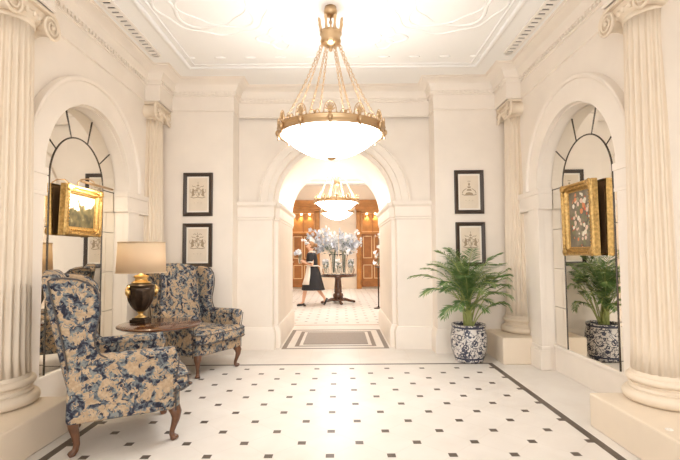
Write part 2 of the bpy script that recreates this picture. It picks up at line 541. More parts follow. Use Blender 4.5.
for ix in range(-1, 2):
    for iy in range(-1, 4):
        cx, cy = ix * 1.13, 4.07 + (iy - 1) * 1.25 - 1.25 * 0
        if cy > 5.0: continue
        rail(shape(cx, cy, .40, 4, .055, PI / 4), True, .02, .012)
        rail(shape(cx, cy, .30, 4, .03, 0), True, .012, .009)
        rail(shape(cx, cy, .52, 8, .02, 0), True, .016, .011)
for ix in (-.565, .565):
    for iy in range(-1, 3):
        cy = 4.07 - .625 + (iy) * 1.25 - .0
        if cy > 5.0: continue
        rail(shape(ix, cy, .20, 4, .05, 0), True, .016, .011)
        for k in range(4):
            a = PI / 4 + k * PI / 2
            mb.sphere((ix + .1 * math.cos(a), cy + .1 * math.sin(a), CZ), .06, .035, .018, 8, 6, Matrix.Rotation(a, 3, 'Z'))
for k in range(8):
    for s in (-1, 1):
        for q in range(5):
            mb.sphere((s * (.25 + .36 * q) * 1.0, 5.12 - .0 + .03 * math.cos(k), CZ), .07, .03, .014, 8, 6) if k == 0 else None
mb.build('strapwork', PLASTER, ce, smooth=True)

# hall beyond the passage
HZ = 3.92
mb = MB(); arch_panel(mb, -3.4, 3.4, 0, HZ, 0, PR, PS, lambda u, z: (u, 8.2, z))
struct(mb.build('wall_hall_near', HALLW), 'wall between the lobby and the far hall', 'wall')
for s, nm in ((-1, 'left'), (1, 'right')):
    mb = MB(); mb.poly([(s * 3.2, 8.2, 0), (s * 3.2, 16.9, 0), (s * 3.2, 16.9, HZ), (s * 3.2, 8.2, HZ)])
    struct(mb.build('wall_hall_' + nm, HALLW), f'{nm} side wall of the far hall', 'wall')
mb = MB(); mb.poly([(-3.4, 16.85, 0), (3.4, 16.85, 0), (3.4, 16.85, HZ), (-3.4, 16.85, HZ)])
wf = struct(mb.build('wall_hall_far', HALLW), 'cream end wall of the far hall between two wooden doorways', 'wall')
mb = MB(); mb.box(-.68, .68, 16.80, 16.85, 0, .42).box(-.68, .68, 16.78, 16.85, .42, .47)
mb.build('dado_panel', HALLW, wf)
mb = MB(); mb.poly([(-3.4, 8.2, HZ), (3.4, 8.2, HZ), (3.4, 17, HZ), (-3.4, 17, HZ)])
hc = struct(mb.build('ceiling_hall', PLASTER), 'white plaster ceiling of the far hall with crossing ribs', 'ceiling')
mb = MB()
for y in (10, 12, 14, 16): mb.box(-3.2, 3.2, y - .12, y + .12, HZ - .08, HZ)
for x in (-1.6, 1.6): mb.box(x - .1, x + .1, 8.2, 16.85, HZ - .06, HZ)
mb.build('ceiling_rib', PLASTER, hc, bevel=.02)

# ------------------------------------------------------------------ columns
def column(x, y, label):
    s = 1 if x > 0 else -1
    root = empty('column', (x, y, 0), 0, label, 'column', 'fluted half columns along the side walls', 'structure')
    ix = -s                                  # towards the room
    mb = MB()
    near = y < 4
    y0, y1 = (-.95, .20) if near else (-.43, .33)
    ph = 0. if near else .065
    xi = ix * (.455 if near else .435)
    a, b = min(xi, s * .05), max(xi, s * .05)
    mb.box(a, b, y0, y1, 0, .245 + ph)
    mb.build('plinth', STONE2, root, bevel=.012, seg=2)
    mb = MB()
    def bead(r, z, h, w, n=9):      # half-round moulding standing out w from radius r
        return [(r + w * math.cos(-PI / 2 + PI * k / n), z + h / 2 + h / 2 * math.sin(-PI / 2 + PI * k / n)) for k in range(n + 1)]
    pr = bead(.240, .245, .085, .045) + [(.243, .331), (.243, .338)] + [(.243 - .014 * math.sin(PI * k / 6), .340 + .032 * k / 6) for k in range(7)] + [(.243, .378)] + bead(.232, .380, .05, .026) + [(.230, .432), (.230, .442), (.224, .452), (.219, .475)]
    mb.lathe(pr, c=(0, 0, ph), n=64)
    mb.build('base', STONE2, root, auto=42)
    mb = MB(); NF, K = 24, 10; rings = []
    for i in range(15):
        t = i / 14; z = .455 + ph + t * (3.03 - .455 - ph)
        R = .217 - .040 * t ** 1.4
        dep = .027 if 0 < i < 14 else 0
        R2 = R + (.006 if i == 0 else 0)
        ring = []
        for k in range(NF * K):
            q = (k % K) / K; a = 2 * PI * (k / (NF * K))
            d = 0 if q < .2 else math.sin(PI * (q - .2) / .8)
            ring.append(mb.v(((R2 - dep * d) * math.cos(a), (R2 - dep * d) * math.sin(a), z)))
        rings.append(ring)
        if i == 0 or i == 13:
            pass
    mb.skin(rings, True, True)
    mb.build('shaft', STONE2, root, smooth=True)
    # ionic capital
    cap = MB()
    cap.lathe([(.178, 3.02), (.186, 3.03), (.186, 3.05), (.18, 3.06), (.205, 3.085), (.215, 3.11), (.2, 3.13), (.17, 3.15)], n=40)
    xf = ix * .20
    cap.box(min(xf * .95, 0), max(xf * .95, 0), -.21, .21, 3.125, 3.185)
    cap.box(min(xf * 1.1, 0), max(xf * 1.1, 0), -.235, .235, 3.185, 3.217)
    co = cap.build('capital', STONE2, root, auto=40, bevel=.006)
    eg = MB()
    for k in range(9):
        t = -PI / 2 * .8 + PI * .8 * k / 8
        eg.sphere((ix * .21 * math.cos(t), .21 * math.sin(t), 3.105), .017, .017, .024, 8, 6)
    eg.build('egg_moulding', STONE2, co, smooth=True)
    for sy in (-1, 1):
        mb = MB(); cy, cz = sy * .205, 3.10
        if near is False and sy > 0: cy = .17
        Mx = Matrix.Translation((0, cy, cz)) @ Matrix.Rotation(PI / 2, 4, 'Y')
        # bolster roll behind the spiral
        rr = [(.088, 0), (.094, .02), (.080, .05), (.062, .10), (.066, .16), (.085, .19), (.09, .2)]
        R = []
        for r, h in rr:
            R.append([mb.v((ix * h, cy + r * math.cos(2 * PI * k / 24), cz + r * math.sin(2 * PI * k / 24))) for k in range(24)])
        mb.skin(R, True, True)
        pts, rad = [], []
        for k in range(61):
            t = k / 60; a = PI / 2 + sy * (t * 2.4 * 2 * PI) * -1
            r = .092 * (1 - t) ** .8 + .012
            pts.append((ix * (.205 + .012 * t), cy + r * math.cos(a), cz + r * math.sin(a))); rad.append(.014 * (1 - .55 * t))
        mb.tube(pts, rad, 6)
        mb.sphere((ix * .215, cy, cz), .016, .016, .016, 8, 6)
        mb.build('volute', STONE2, co, auto=45)
    return root
for s, nm in ((-1, 'left'), (1, 'right')):
    column(s * 2.40, 3.22, f'fluted half column in the {nm} foreground on a long stone plinth')
    column(s * 2.40, 5.68, f'fluted half column at the far end of the {nm} wall, in the corner')

# ------------------------------------------------------------------ mirrors
def mirror(side, label):
    root = empty('arched_mirror', (side * 2.46, NC, .285), 0, label, 'mirror')
    IR, OR, zs, z0 = .432, .71, NS - .285, 0.0
    X = 0.
    P = lambda y, z, x=0.: (side * -x + 0, y, z)
    mb = MB(); line = arch_line(0, IR, zs, z0, 36)
    mb.prism(line, lambda u, w, t: (side * t, u, w), -.004, .008)
    mb.build('centre_pane', MIRROR, root)
    # margin panes with tilted bevels
    def pane(quad_in, quad_out):
        m2 = MB(); A = [m2.v((side * -.003, y, z)) for y, z in quad_in]; B = [m2.v((side * .004, y, z)) for y, z in quad_out]
        m2.skin([A, B], False, False)
        return m2.build('margin_pane', MIRROR, root)
    g = .010
    zb = [0, .42, .84, 1.27, zs]
    for sy in (-1, 1):
        for a, b in zip(zb, zb[1:]):
            pane([(sy * (IR + g), a + .004), (sy * (IR + g), b - .004)], [(sy * OR, a + .004), (sy * OR, b - .004)])
    A = [0, 36, 72, 108, 144, 180]
    for a, b in zip(A, A[1:]):
        th = [math.radians(a + .6 + (b - a - 1.2) * k / 10) for k in range(11)]
        pane([((IR + g) * math.cos(t), zs + (IR + g) * math.sin(t)) for t in th], [(OR * math.cos(t), zs + OR * math.sin(t)) for t in th])
    mb = MB()
    mb.tube([(side * -.004, y, z) for y, z in arch_line(0, IR + .004, zs, z0, 36)], .0075, 6)
    for a in A:
        t = math.radians(a); mb.tube([(side * -.003, (IR + .005) * math.cos(t), zs + (IR + .005) * math.sin(t)), (side * .001, (OR - .005) * math.cos(t), zs + (OR - .005) * math.sin(t))], .006, 6)
    mb.build('bevel_strip', STEELD, root)
    return root
mirror(-1, 'tall arched mirror with segmented margin panes in the left wall behind the landscape painting')
mirror(1, 'tall arched mirror with segmented margin panes in the right wall behind the flower painting')

# ------------------------------------------------------------------ chandeliers
def chandelier(x, y, zt, drop, label, LAMP=1.0):
    """zt = ceiling height, drop = rim height"""
    root = empty('bowl_chandelier', (x, y, zt), 0, label, 'chandelier', 'bowl chandeliers')
    z0 = drop - zt                                 # rim height in local z
    mb = MB(); mb.lathe([(.0, 0), (.056, 0), (.056, -.02), (.064, -.035), (.062, -.06), (.04, -.085), (.012, -.095)], n=28); mb.build('canopy', GOLD, root, smooth=True)
    zc = z0 + .93
    mb = MB(); mb.tube([(0, 0, -.08), (0, 0, zc - .05)], .009, 8)
    mb.sphere((0, 0, (zc + .06 - .08) / 2), .018, n=10, m=6); mb.build('rod', GOLD, root, smooth=True)
    # crown
    mb = MB()
    mb.lathe([(.055, zc - .10), (.085, zc - .085), (.098, zc - .06), (.088, zc - .03), (.098, zc), (.102, zc + .03), (.092, zc + .03), (.07, zc), (.06, zc - .09)], n=32, caps=False)
    mb.lathe([(.0, zc - .16), (.016, zc - .15), (.02, zc - .13), (.012, zc - .115), (.05, zc - .10), (.06, zc - .09)], n=20)
    for k in range(8):
        a = 2 * PI * (k + .5) / 8; c, s = math.cos(a), math.sin(a)
        mb.tube([(.098 * c, .098 * s, zc + .02), (.104 * c, .104 * s, zc + .08), (.114 * c, .114 * s, zc + .13), (.12 * c, .12 * s, zc + .15)], [.016, .011, .016, .006], 6)
        mb.sphere((.113 * c, .113 * s, zc + .125), .014, n=8, m=6)
    mb.build('crown', GOLD, root, smooth=True)
    # chains
    R = .475
    for k in range(8):
        a = PI / 8 + k * PI / 4; c, s = math.cos(a), math.sin(a)
        mb = MB(); N = 34
        pts = []
        for i in range(N + 1):
            t = i / N; r = .075 + (R - .075) * t; z = zc - .06 + (z0 + .02 - zc + .06) * t - .055 * math.sin(PI * t)
            pts.append(Vector((r * c, r * s, z)))
        for i in range(N):
            p, q = pts[i], pts[i + 1]; d = (q - p); L = d.length; d.normalize()
            sd = Vector((-s, c, 0)); nn = d.cross(sd)
            w = sd if i % 2 else nn
            m = (p + q) / 2
            loop = [m + d * (L * .72 * math.cos(2 * PI * j / 8)) + w * (.0095 * math.sin(2 * PI * j / 8)) for j in range(8)]
            mb.tube(loop, .0030, 4, closed=True)
        mb.build('chain', GOLD, root, smooth=True)
    # rim
    mb = MB()
    mb.lathe([(.468, z0 - .035), (.492, z0 - .04), (.497, z0 - .025), (.488, z0 - .015), (.488, z0 + .015), (.498, z0 + .025), (.494, z0 + .036), (.47, z0 + .036), (.468, z0 - .035)], n=72, caps=False)
    rim = mb.build('rim', GOLD, root, smooth=True)
    for k in range(12):
        a = -PI / 2 + k * PI / 6; c, s = math.cos(a), math.sin(a); tx, ty = -s, c
        mb = MB()
        def pt(u, h, o=.492): return (o * c + tx * u, o * s + ty * u, z0 + h)
        for j in range(-3, 4):
            b = j * .42; mb.tube([pt(0, .05), pt(math.sin(b) * .03, .05 + math.cos(b) * .045), pt(math.sin(b) * .046, .052 + math.cos(b) * .072)], [.005, .0065, .004], 5)
        arc = [pt(math.sin(j * .27) * .052, .052 + math.cos(j * .27) * .082) for j in range(-7, 8)]
        mb.tube(arc, .0045, 5)
        mb.sphere(pt(0, .045), .016, n=8, m=6); mb.sphere(pt(0, -.002, .50), .022, .022, .03, n=8, m=6); mb.sphere(pt(0, -.05, .495), .010, .010, .022, 8, 6)
        mb.build('palmette', GOLD, rim, smooth=True)
    for k in range(12):
        mb = MB(); a0 = -PI / 2 + k * PI / 6
        for sg in (-1, 1):
            pts = []
            for j in range(15):
                t = j / 14; a = a0 + PI / 12 + sg * (.01 + .14 * t); h = .045 + .022 * math.sin(2 * PI * t)
                pts.append((.488 * math.cos(a), .488 * math.sin(a), z0 + h))
            mb.tube(pts, .0055, 5)
        a = a0 + PI / 12; mb.sphere((.488 * math.cos(a), .488 * math.sin(a), z0 + .05), .015, n=8, m=6)
        mb.build('scroll', GOLD, rim, smooth=True)
    mb = MB(); pr = []
    for j in range(13):
        t = j / 12; q = math.cos(t * PI / 2 * .985); pr.append((.478 * q, z0 - .015 - .225 * (1 - q ** 2.1)))
    pr[-1] = (.006, z0 - .24)
    mb.lathe(pr, n=64, caps=False); mb.build('bowl', BOWLM, root, smooth=True)
    mb = MB(); mb.lathe([(.0, z0 - .262), (.012, z0 - .26), (.03, z0 - .252), (.05, z0 - .243), (.052, z0 - .236), (.02, z0 - .234)], n=24); mb.build('finial', GOLD, root, smooth=True)
    l = bpy.data.lights.new('chandelier_lamp', 'AREA'); l.shape = 'DISK'; l.size = .8; l.energy = LAMP; l.color = (1, .975, .945)
    lo = bpy.data.objects.new('chandelier_lamp', l); link(lo, root); lo.location = (0, 0, z0 + .0); lo.rotation_euler = (PI, 0, 0)
    return root
chandelier(0, 4.09, CZ, 2.43, 'large brass bowl chandelier hanging in the front room from chains and a crown')
chandelier(0, 9.9, HZ, 2.475, 'brass bowl chandelier seen through the archway, first in the hall', 48)
chandelier(0, 13.6, HZ, 2.585, 'brass bowl chandelier deepest in the hall, above the far side of the flowers', 48)

# ------------------------------------------------------------------ ceiling vents
def vent(x, label):
    s = 1 if x > 0 else -1
    root = empty('ceiling_vent', (x, 3.2, CZ), 0, label, 'vent', 'slotted vents along the ceiling edges')
    mb = MB(); w, L = .036, 1.86
    mb.box(-w - .03, -w, 0, L, -.014, 0).box(w, w + .03, 0, L, -.014, 0).box(-w, w, -.03, 0, -.014, 0).box(-w, w, L, L + .03, -.014, 0)
    mb.build('frame', VENTW, root, bevel=.003)
    mb = MB(); mb.box(-w, w, 0, L, -.003, -.001); mb.build('slot_recess', BLACK, root)
    mb = MB(); n = 23
    for k in range(n + 1):
        y = L * k / n; mb.box(-w, w, y - .024, y + .024, -.014, -.003)
    mb.build('grille', VENTW, root)
vent(-2.055, 'long slotted vent in the ceiling above the left wall')
vent(2.055, 'long slotted vent in the ceiling above the right wall')

# ------------------------------------------------------------------ armchairs
def armchair(loc, rz, label, first=None):
    root = empty('wing_armchair', loc, rz, label, 'armchair', 'pair of blue damask wing armchairs')
    rake = lambda z: -.285 - (z - .42) * .22
    # backrest: cushioned panel with arched crest
    mb = MB(); NU, NV = 14, 14
    def back(u, v, front):
        hw = .29 + .035 * v
        crest = 1.15 + .055 * math.cos(u * PI / 2) ** .8
        z = .33 + v * (crest - .33)
        x = rake(z) - .02
        e = (1 - u ** 4) * (1 - (2 * v - 1) ** 6)
        x += (.03 + .06 * e * (1 - .3 * v)) if front else -.062 - .02 * e
        if not front: x -= .0
        return (x - 0, u * hw, z)
    F = [[mb.v(back(-1 + 2 * i / NU, j / NV, True)) for i in range(NU + 1)] for j in range(NV + 1)]
    Bk = [[mb.v(back(-1 + 2 * i / NU, j / NV, False)) for i in range(NU + 1)] for j in range(NV + 1)]
    for j in range(NV):
        for i in range(NU):
            mb.f([F[j][i], F[j][i + 1], F[j + 1][i + 1], F[j + 1][i]]); mb.f([Bk[j][i + 1], Bk[j][i], Bk[j + 1][i], Bk[j + 1][i + 1]])
    for i in range(NU):
        mb.f([F[NV][i], F[NV][i + 1], Bk[NV][i + 1], Bk[NV][i]]); mb.f([F[0][i + 1], F[0][i], Bk[0][i], Bk[0][i + 1]])
    for j in range(NV):
        mb.f([F[j + 1][0], F[j][0], Bk[j][0], Bk[j + 1][0]]); mb.f([F[j][NU], F[j + 1][NU], Bk[j + 1][NU], Bk[j][NU]])
    bo = mb.build('backrest', FABRIC, root, smooth=True, bevel=.018, seg=3)
    # outside back panel to the floor rail
    mb = MB(); mb.box(-.375, -.33, -.30, .30, .232, .45); mb.build('back_panel', FABRIC, bo, bevel=.015, seg=2)
    # wings and arms
    wing = [(-.37, .58), (-.40, .75), (-.445, .95), (-.48, 1.10), (-.485, 1.145), (-.46, 1.16), (-.40, 1.16), (-.33, 1.15), (-.265, 1.125), (-.215, 1.075), (-.195, 1.0), (-.195, .92), (-.21, .85), (-.225, .78), (-.22, .72), (-.19, .66), (-.13, .62), (-.13, .58)]
    arm = [(-.375, .232), (.27, .228), (.275, .30), (.27, .46), (.285, .54), (.295, .60), (.28, .635), (.22, .65), (.0, .645), (-.20, .645), (-.37, .645)]
    for s in (-1, 1):
        mb = MB(); mb.prism(wing, lambda u, w, t: (u, s * (t + .035 * max(0, (w - .6))), w), .295, .375)
        wo = mb.build('wing', FABRIC, root, smooth=True, bevel=.03, seg=4)
        mb = MB(); mb.tube([(u, s * (.377 + .035 * max(0, w - .6)), w) for u, w in wing[:-1]], .006, 6)
        mb.build('piping', CORD, wo, smooth=True)
        mb = MB(); mb.prism(arm, lambda u, w, t: (u, s * t, w), .285, .375)
        ao = mb.build('arm', FABRIC, root, smooth=True, bevel=.028, seg=4)
        mb = MB()
        pts = [(-.36 + (.64) * k / 12, .335) for k in range(13)]
        rings = []
        for x, y in pts:      # padded roll on top of the arm, swelling to the front
            r = .052 + .010 * max(0, (x + .1))
            rings.append([mb.v((x, s * (y + 1.0 * r * math.cos(2 * PI * k / 16)), .617 + r * .8 * math.sin(2 * PI * k / 16))) for k in range(16)])
        mb.skin(rings, True, True)
        mb.build('arm_roll', FABRIC, ao, smooth=True, bevel=.012)
        mb = MB(); mb.tube([(.283, s * .36, .22), (.285, s * .36, .45), (.30, s * .362, .55), (.30, s * .375, .62)], .005, 6)
        mb.build('piping', CORD, ao, smooth=True)
    # seat rail with curved front
    mb = MB(); out = [(-.36, -.31), (-.36, .31), (.27, .345), (.315, .32), (.335, .18), (.325, 0), (.335, -.18), (.315, -.32), (.27, -.345)]
    mb.prism(out, lambda u, w, t: (u, w, t), .228, .345)
    mb.build('seat_rail', FABRIC, root, smooth=True, bevel=.02, seg=3)
    # T shaped cushion
    mb = MB(); out = [(-.30, -.27), (-.30, .27), (.24, .275), (.255, .36), (.33, .365), (.375, .30), (.385, .15), (.38, 0), (.385, -.15), (.375, -.30), (.33, -.365), (.255, -.36), (.24, -.275)]
    A = []
    rings = []
    for z, k in ((.345, .975), (.36, 1.0), (.41, 1.015), (.455, 1.0), (.475, .97), (.487, .80), (.497, .4)):
        rings.append([mb.v((.04 + (u - .04) * k, w * k, z)) for u, w in out])
    mb.skin(rings, True, True)
    cu = mb.build('seat_cushion', FABRIC, root, smooth=True, bevel=.008)
    mb = MB()
    for z in (.362, .453): mb.tube([(.04 + (u - .04) * 1.012, w * 1.012, z) for u, w in out], .005, 6, closed=True)
    mb.build('piping', CORD, cu, smooth=True)
    # cabriole front legs, raked back legs
    for s in (-1, 1):
        mb = MB(); d = Vector((.7, .7 * s, 0)).normalized(); b = Vector((.265, s * .275, 0))
        pr = [(.0, .25, .036), (.022, .225, .044), (.040, .19, .040), (.040, .15, .029), (.024, .10, .021), (.010, .06, .018), (.008, .035, .019), (.022, .018, .026), (.036, .010, .028), (.040, .003, .022)]
        mb.tube([b + d * o + Vector((0, 0, z)) for o, z, r in pr], [r for _, _, r in pr], 12)
        mb.build('leg', LEGW, root, smooth=True)
        mb = MB(); b = Vector((-.325, s * .25, 0))
        pr = [(-.01, .25, .034), (-.012, .225, .037), (-.008, .18, .032), (.004, .12, .024), (.010, .07, .020), (.004, .035, .021), (-.012, .014, .025), (-.022, .003, .022)]
        mb.tube([b + Vector((o * 1.2, 0, z)) for o, z, r in pr], [r for _, _, r in pr], 12)
        mb.build('leg', LEGW, root, smooth=True)
    return root
a1 = armchair((-1.50, 3.348, 0), math.radians(28.6), 'blue and beige damask wing armchair nearest the camera, beside the left column')
a2 = copy_tree(a1); a2.location = (-1.535, 5.17, 0); a2.rotation_euler = (0, 0, math.radians(-30.5))
a2['label'] = 'blue and beige damask wing armchair behind the lamp table, below the framed prints'

# ------------------------------------------------------------------ lamp table and lamp
t = empty('pedestal_table', (-1.668, 4.34, 0), 0, 'round dark mahogany pedestal table carrying the lamp between the armchairs', 'table')
mb = MB(); mb.lathe([(.0, .612), (.345, .612), (.37, .618), (.385, .628), (.385, .638), (.375, .645), (.0, .645)], n=64); mb.build('tabletop', WOOD, t, auto=40)
mb = MB(); mb.lathe([(.10, .612), (.09, .598), (.035, .59), (.026, .56), (.03, .50), (.034, .42), (.030, .33), (.024, .28), (.036, .25), (.046, .22), (.042, .18), (.03, .15), (.036, .13)], n=28); mb.build('pedestal', WOOD, t, smooth=True)
for k in range(3):
    a = math.radians(45 + 120 * k); c, s = math.cos(a), math.sin(a)
    mb = MB(); mb.tube([(.02 * c, .02 * s, .18), (.09 * c, .09 * s, .175), (.16 * c, .16 * s, .12), (.22 * c, .22 * s, .06), (.27 * c, .27 * s, .03), (.31 * c, .31 * s, .018)], [.022, .022, .019, .017, .016, .017], 10)
    mb.sphere((.31 * c, .31 * s, .014), .028, .028, .014, 10, 6); mb.build('leg', WOOD, t, smooth=True)
lp_ = empty('table_lamp', (-1.885, 4.40, .6455), 0, 'table lamp with beige drum shade and dark fluted urn body on the round table', 'lamp')
mb = MB(); mb.box(-.075, .075, -.075, .075, 0, .035).box(-.06, .06, -.06, .06, .035, .05); mb.build('base', BRONZE, lp_, bevel=.004)
mb = MB(); mb.lathe([(.055, .05), (.05, .058), (.028, .07), (.02, .085), (.03, .10), (.045, .115)], n=28); mb.build('foot', NAIL, lp_, smooth=True)
mb = MB(); rings = []
for r, z in [(.04, .108), (.065, .13), (.095, .17), (.118, .22), (.128, .27), (.13, .31), (.127, .33), (.122, .34), (.128, .35), (.128, .365), (.10, .378), (.085, .385)]:
    f = .05 if .12 < z < .32 else 0
    rings.append([mb.v((r * (1 - f * abs(math.sin(12 * PI * k / 96))) * math.cos(2 * PI * k / 96), r * (1 - f * abs(math.sin(12 * PI * k / 96))) * math.sin(2 * PI * k / 96), z)) for k in range(96)])
mb.skin(rings, True, True); mb.build('urn', BRONZE, lp_, auto=50)
mb = MB(); mb.lathe([(.085, .384), (.09, .392), (.06, .405), (.055, .43), (.07, .445), (.07, .455), (.02, .47), (.016, .54)], n=28); mb.build('neck', NAIL, lp_, smooth=True)
for sx in (-1, 1):
    mb = MB(); dx, dy = (.55 * sx, -.83) if sx < 0 else (.83, .55)
    mb.tube([(dx * .125, dy * .125, .36), (dx * .15, dy * .15, .33), (dx * .145, dy * .145, .28), (dx * .125, dy * .125, .25)], [.012, .014, .012, .008], 8)
    mb.sphere((dx * .135, dy * .135, .30), .028, .028, .034, 10, 8); mb.build('handle', NAIL, lp_, smooth=True)
mb = MB(); mb.lathe([(.230, .485), (.216, .785)], n=56, caps=False)
so = mb.build('lamp_shade', SHADE, lp_, smooth=True); sm = so.modifiers.new('Solid', 'SOLIDIFY'); sm.thickness = .004
for r, z in ((.231, .487), (.217, .783)):
    mb = MB(); mb.tube([(r * math.cos(2 * PI * k / 48), r * math.sin(2 * PI * k / 48), z) for k in range(48)], .005, 6, closed=True)
    mb.build('edge_band', SHADE, so, smooth=True)
l = bpy.data.lights.new('table_lamp_bulb', 'POINT'); l.energy = 1.7; l.color = (1, .78, .5); l.shadow_soft_size = .04
lo = bpy.data.objects.new('table_lamp_bulb', l); link(lo, lp_); lo.location = (0, 0, .60)

# ------------------------------------------------------------------ framed prints
def emblem(v):
    """engraved coat of arms as flat ink shapes in the (x,z) plane"""
    mb = MB(); y = -.0142
    def P(pts): mb.poly([(x, y, z) for x, z in pts])
    def L(pts, w=.0035):
        for (a, b), (c, d) in zip(pts, pts[1:]):
            n = Vector((-(d - b), c - a)); 
            if n.length < 1e-6: continue
            n = n.normalized() * w / 2
            P([(a + n.x, b + n.y), (c + n.x, d + n.y), (c - n.x, d - n.y), (a - n.x, b - n.y)])
    if v != 3:
        sh = [(-.026, .03), (.026, .03), (.027, -.01), (.016, -.035), (0, -.048), (-.016, -.035), (-.027, -.01), (-.026, .03)]
        L(sh, .005); L([(0, .03), (0, -.045)], .004); L([(-.026, -.002), (.026, -.002)], .004)
        P([(-.022, .026), (-.004, .026), (-.004, .006), (-.022, .006)]); P([(.004, -.008), (.02, -.008), (.014, -.03), (.004, -.036)])
        P([(-.02, .036), (.02, .036), (.016, .05), (.008, .044), (0, .058), (-.008, .044), (-.016, .05)])
        P([(-.012, .062), (.012, .062), (.016, .078), (.007, .072), (0, .088), (-.007, .072), (-.016, .078)])
        L([(0, .088), (0, .108)], .006)
        for s in (-1, 1):
            body = [(s * .036, -.03), (s * .045, -.005), (s * .04, .02), (s * .052, .038), (s * .066, .036), (s * .064, .02), (s * .074, .0), (s * .07, -.03), (s * .078, -.046), (s * .06, -.046)]
            P(body if s > 0 else body[::-1])
            L([(s * .042, .018), (s * .03, .024)], .008); L([(s * .044, .0), (s * .03, .004)], .007)
            L([(s * .072, -.01), (s * .088, .0), (s * .09, .02), (s * .082, .03)], .005)
            L([(s * .02, .05), (s * .04, .062), (s * .056, .056), (s * .066, .07)], .006)
        L([(-.085, -.052), (-.05, -.062), (0, -.055), (.05, -.062), (.085, -.052)], .008)
        if v == 2: L([(-.05, .088), (-.03, .096), (-.012, .086)], .006); L([(.05, .088), (.03, .096), (.012, .086)], .006)
    else:
        P([(-.05, -.055), (.05, -.055), (.034, -.034), (0, -.026), (-.034, -.034)])
        L([(-.085, -.05), (-.05, -.06), (0, -.058), (.05, -.06), (.085, -.05)], .008)
        L([(-.08, -.04), (-.07, -.015), (-.05, .0)], .008); L([(.08, -.04), (.07, -.015), (.05, .0)], .008)
        P([(-.03, -.012), (.03, -.012), (.02, .006), (-.02, .006)]); P([(-.016, .016), (.016, .016), (.02, .034), (-.02, .034)])
        P([(-.008, .042), (.008, .042), (.012, .062), (0, .075), (-.012, .062)]); L([(-.018, .09), (.018, .09)], .006)
        L([(-.05, .0), (-.03, .012)], .007); L([(.05, .0), (.03, .012)], .007)
    for x in (-.04, 0, .04): L([(x - .006, -.115), (x + .006, -.115)], .003)
    return mb
def print_frame(x0, x1, z0, z1, v, label, group):
    xc, zc = (x0 + x1) / 2, (z0 + z1) / 2; w, h = (x1 - x0) / 2, (z1 - z0) / 2
    root = empty('framed_print', (xc, FY - .0015, zc), 0, label, 'framed print', group)
    b = .050
    mb = MB()
    o = [(-w, -h), (w, -h), (w, h), (-w, h)]; i = [(-w + b, -h + b), (w - b, -h + b), (w - b, h - b), (-w + b, h - b)]
    def ring(p, y): return [mb.v((x, y, z)) for x, z in p]
    r0, r1, r2, r3 = ring(o, 0), ring(o, -.022), ring([(x * (1 - .012 / w), z * (1 - .012 / h)) for x, z in o], -.03), ring(i, -.018)
    r4 = ring(i, 0)
    for A, B in ((r0, r1), (r1, r2), (r2, r3), (r3, r4)):
        for k in range(4): mb.f([A[k], A[(k + 1) % 4], B[(k + 1) % 4], B[k]])
    mb.build('frame', FRAMEB, root, bevel=.002)
    mb = MB(); mb.box(-w + b, w - b, -.012, -.002, -h + b, h - b); mb.build('mount', MATB, root)
    q = b + .022
    mb = MB(); mb.box(-w + q, w - q, -.0135, -.012, -h + q, h - q); pr = mb.build('print', PAPER, root)
    eo = emblem(v).build('coat_of_arms_print', INK, pr, loc=(0, 0, .03)); eo.scale = (1.15, 1, 1.25)
    return root
print_frame(-2.0, -1.61, 1.815, 2.392, 1, 'upper framed coat-of-arms print left of the archway', 'framed heraldic prints')
print_frame(-2.0, -1.61, 1.143, 1.718, 2, 'lower framed coat-of-arms print left of the archway, above the far armchair', 'framed heraldic prints')
print_frame(1.597, 1.985, 1.822, 2.402, 3, 'upper framed coat-of-arms print right of the archway, clear of the palm', 'framed heraldic prints')
print_frame(1.602, 1.99, 1.13, 1.71, 1, 'lower framed coat-of-arms print right of the archway, half hidden by the palm', 'framed heraldic prints')

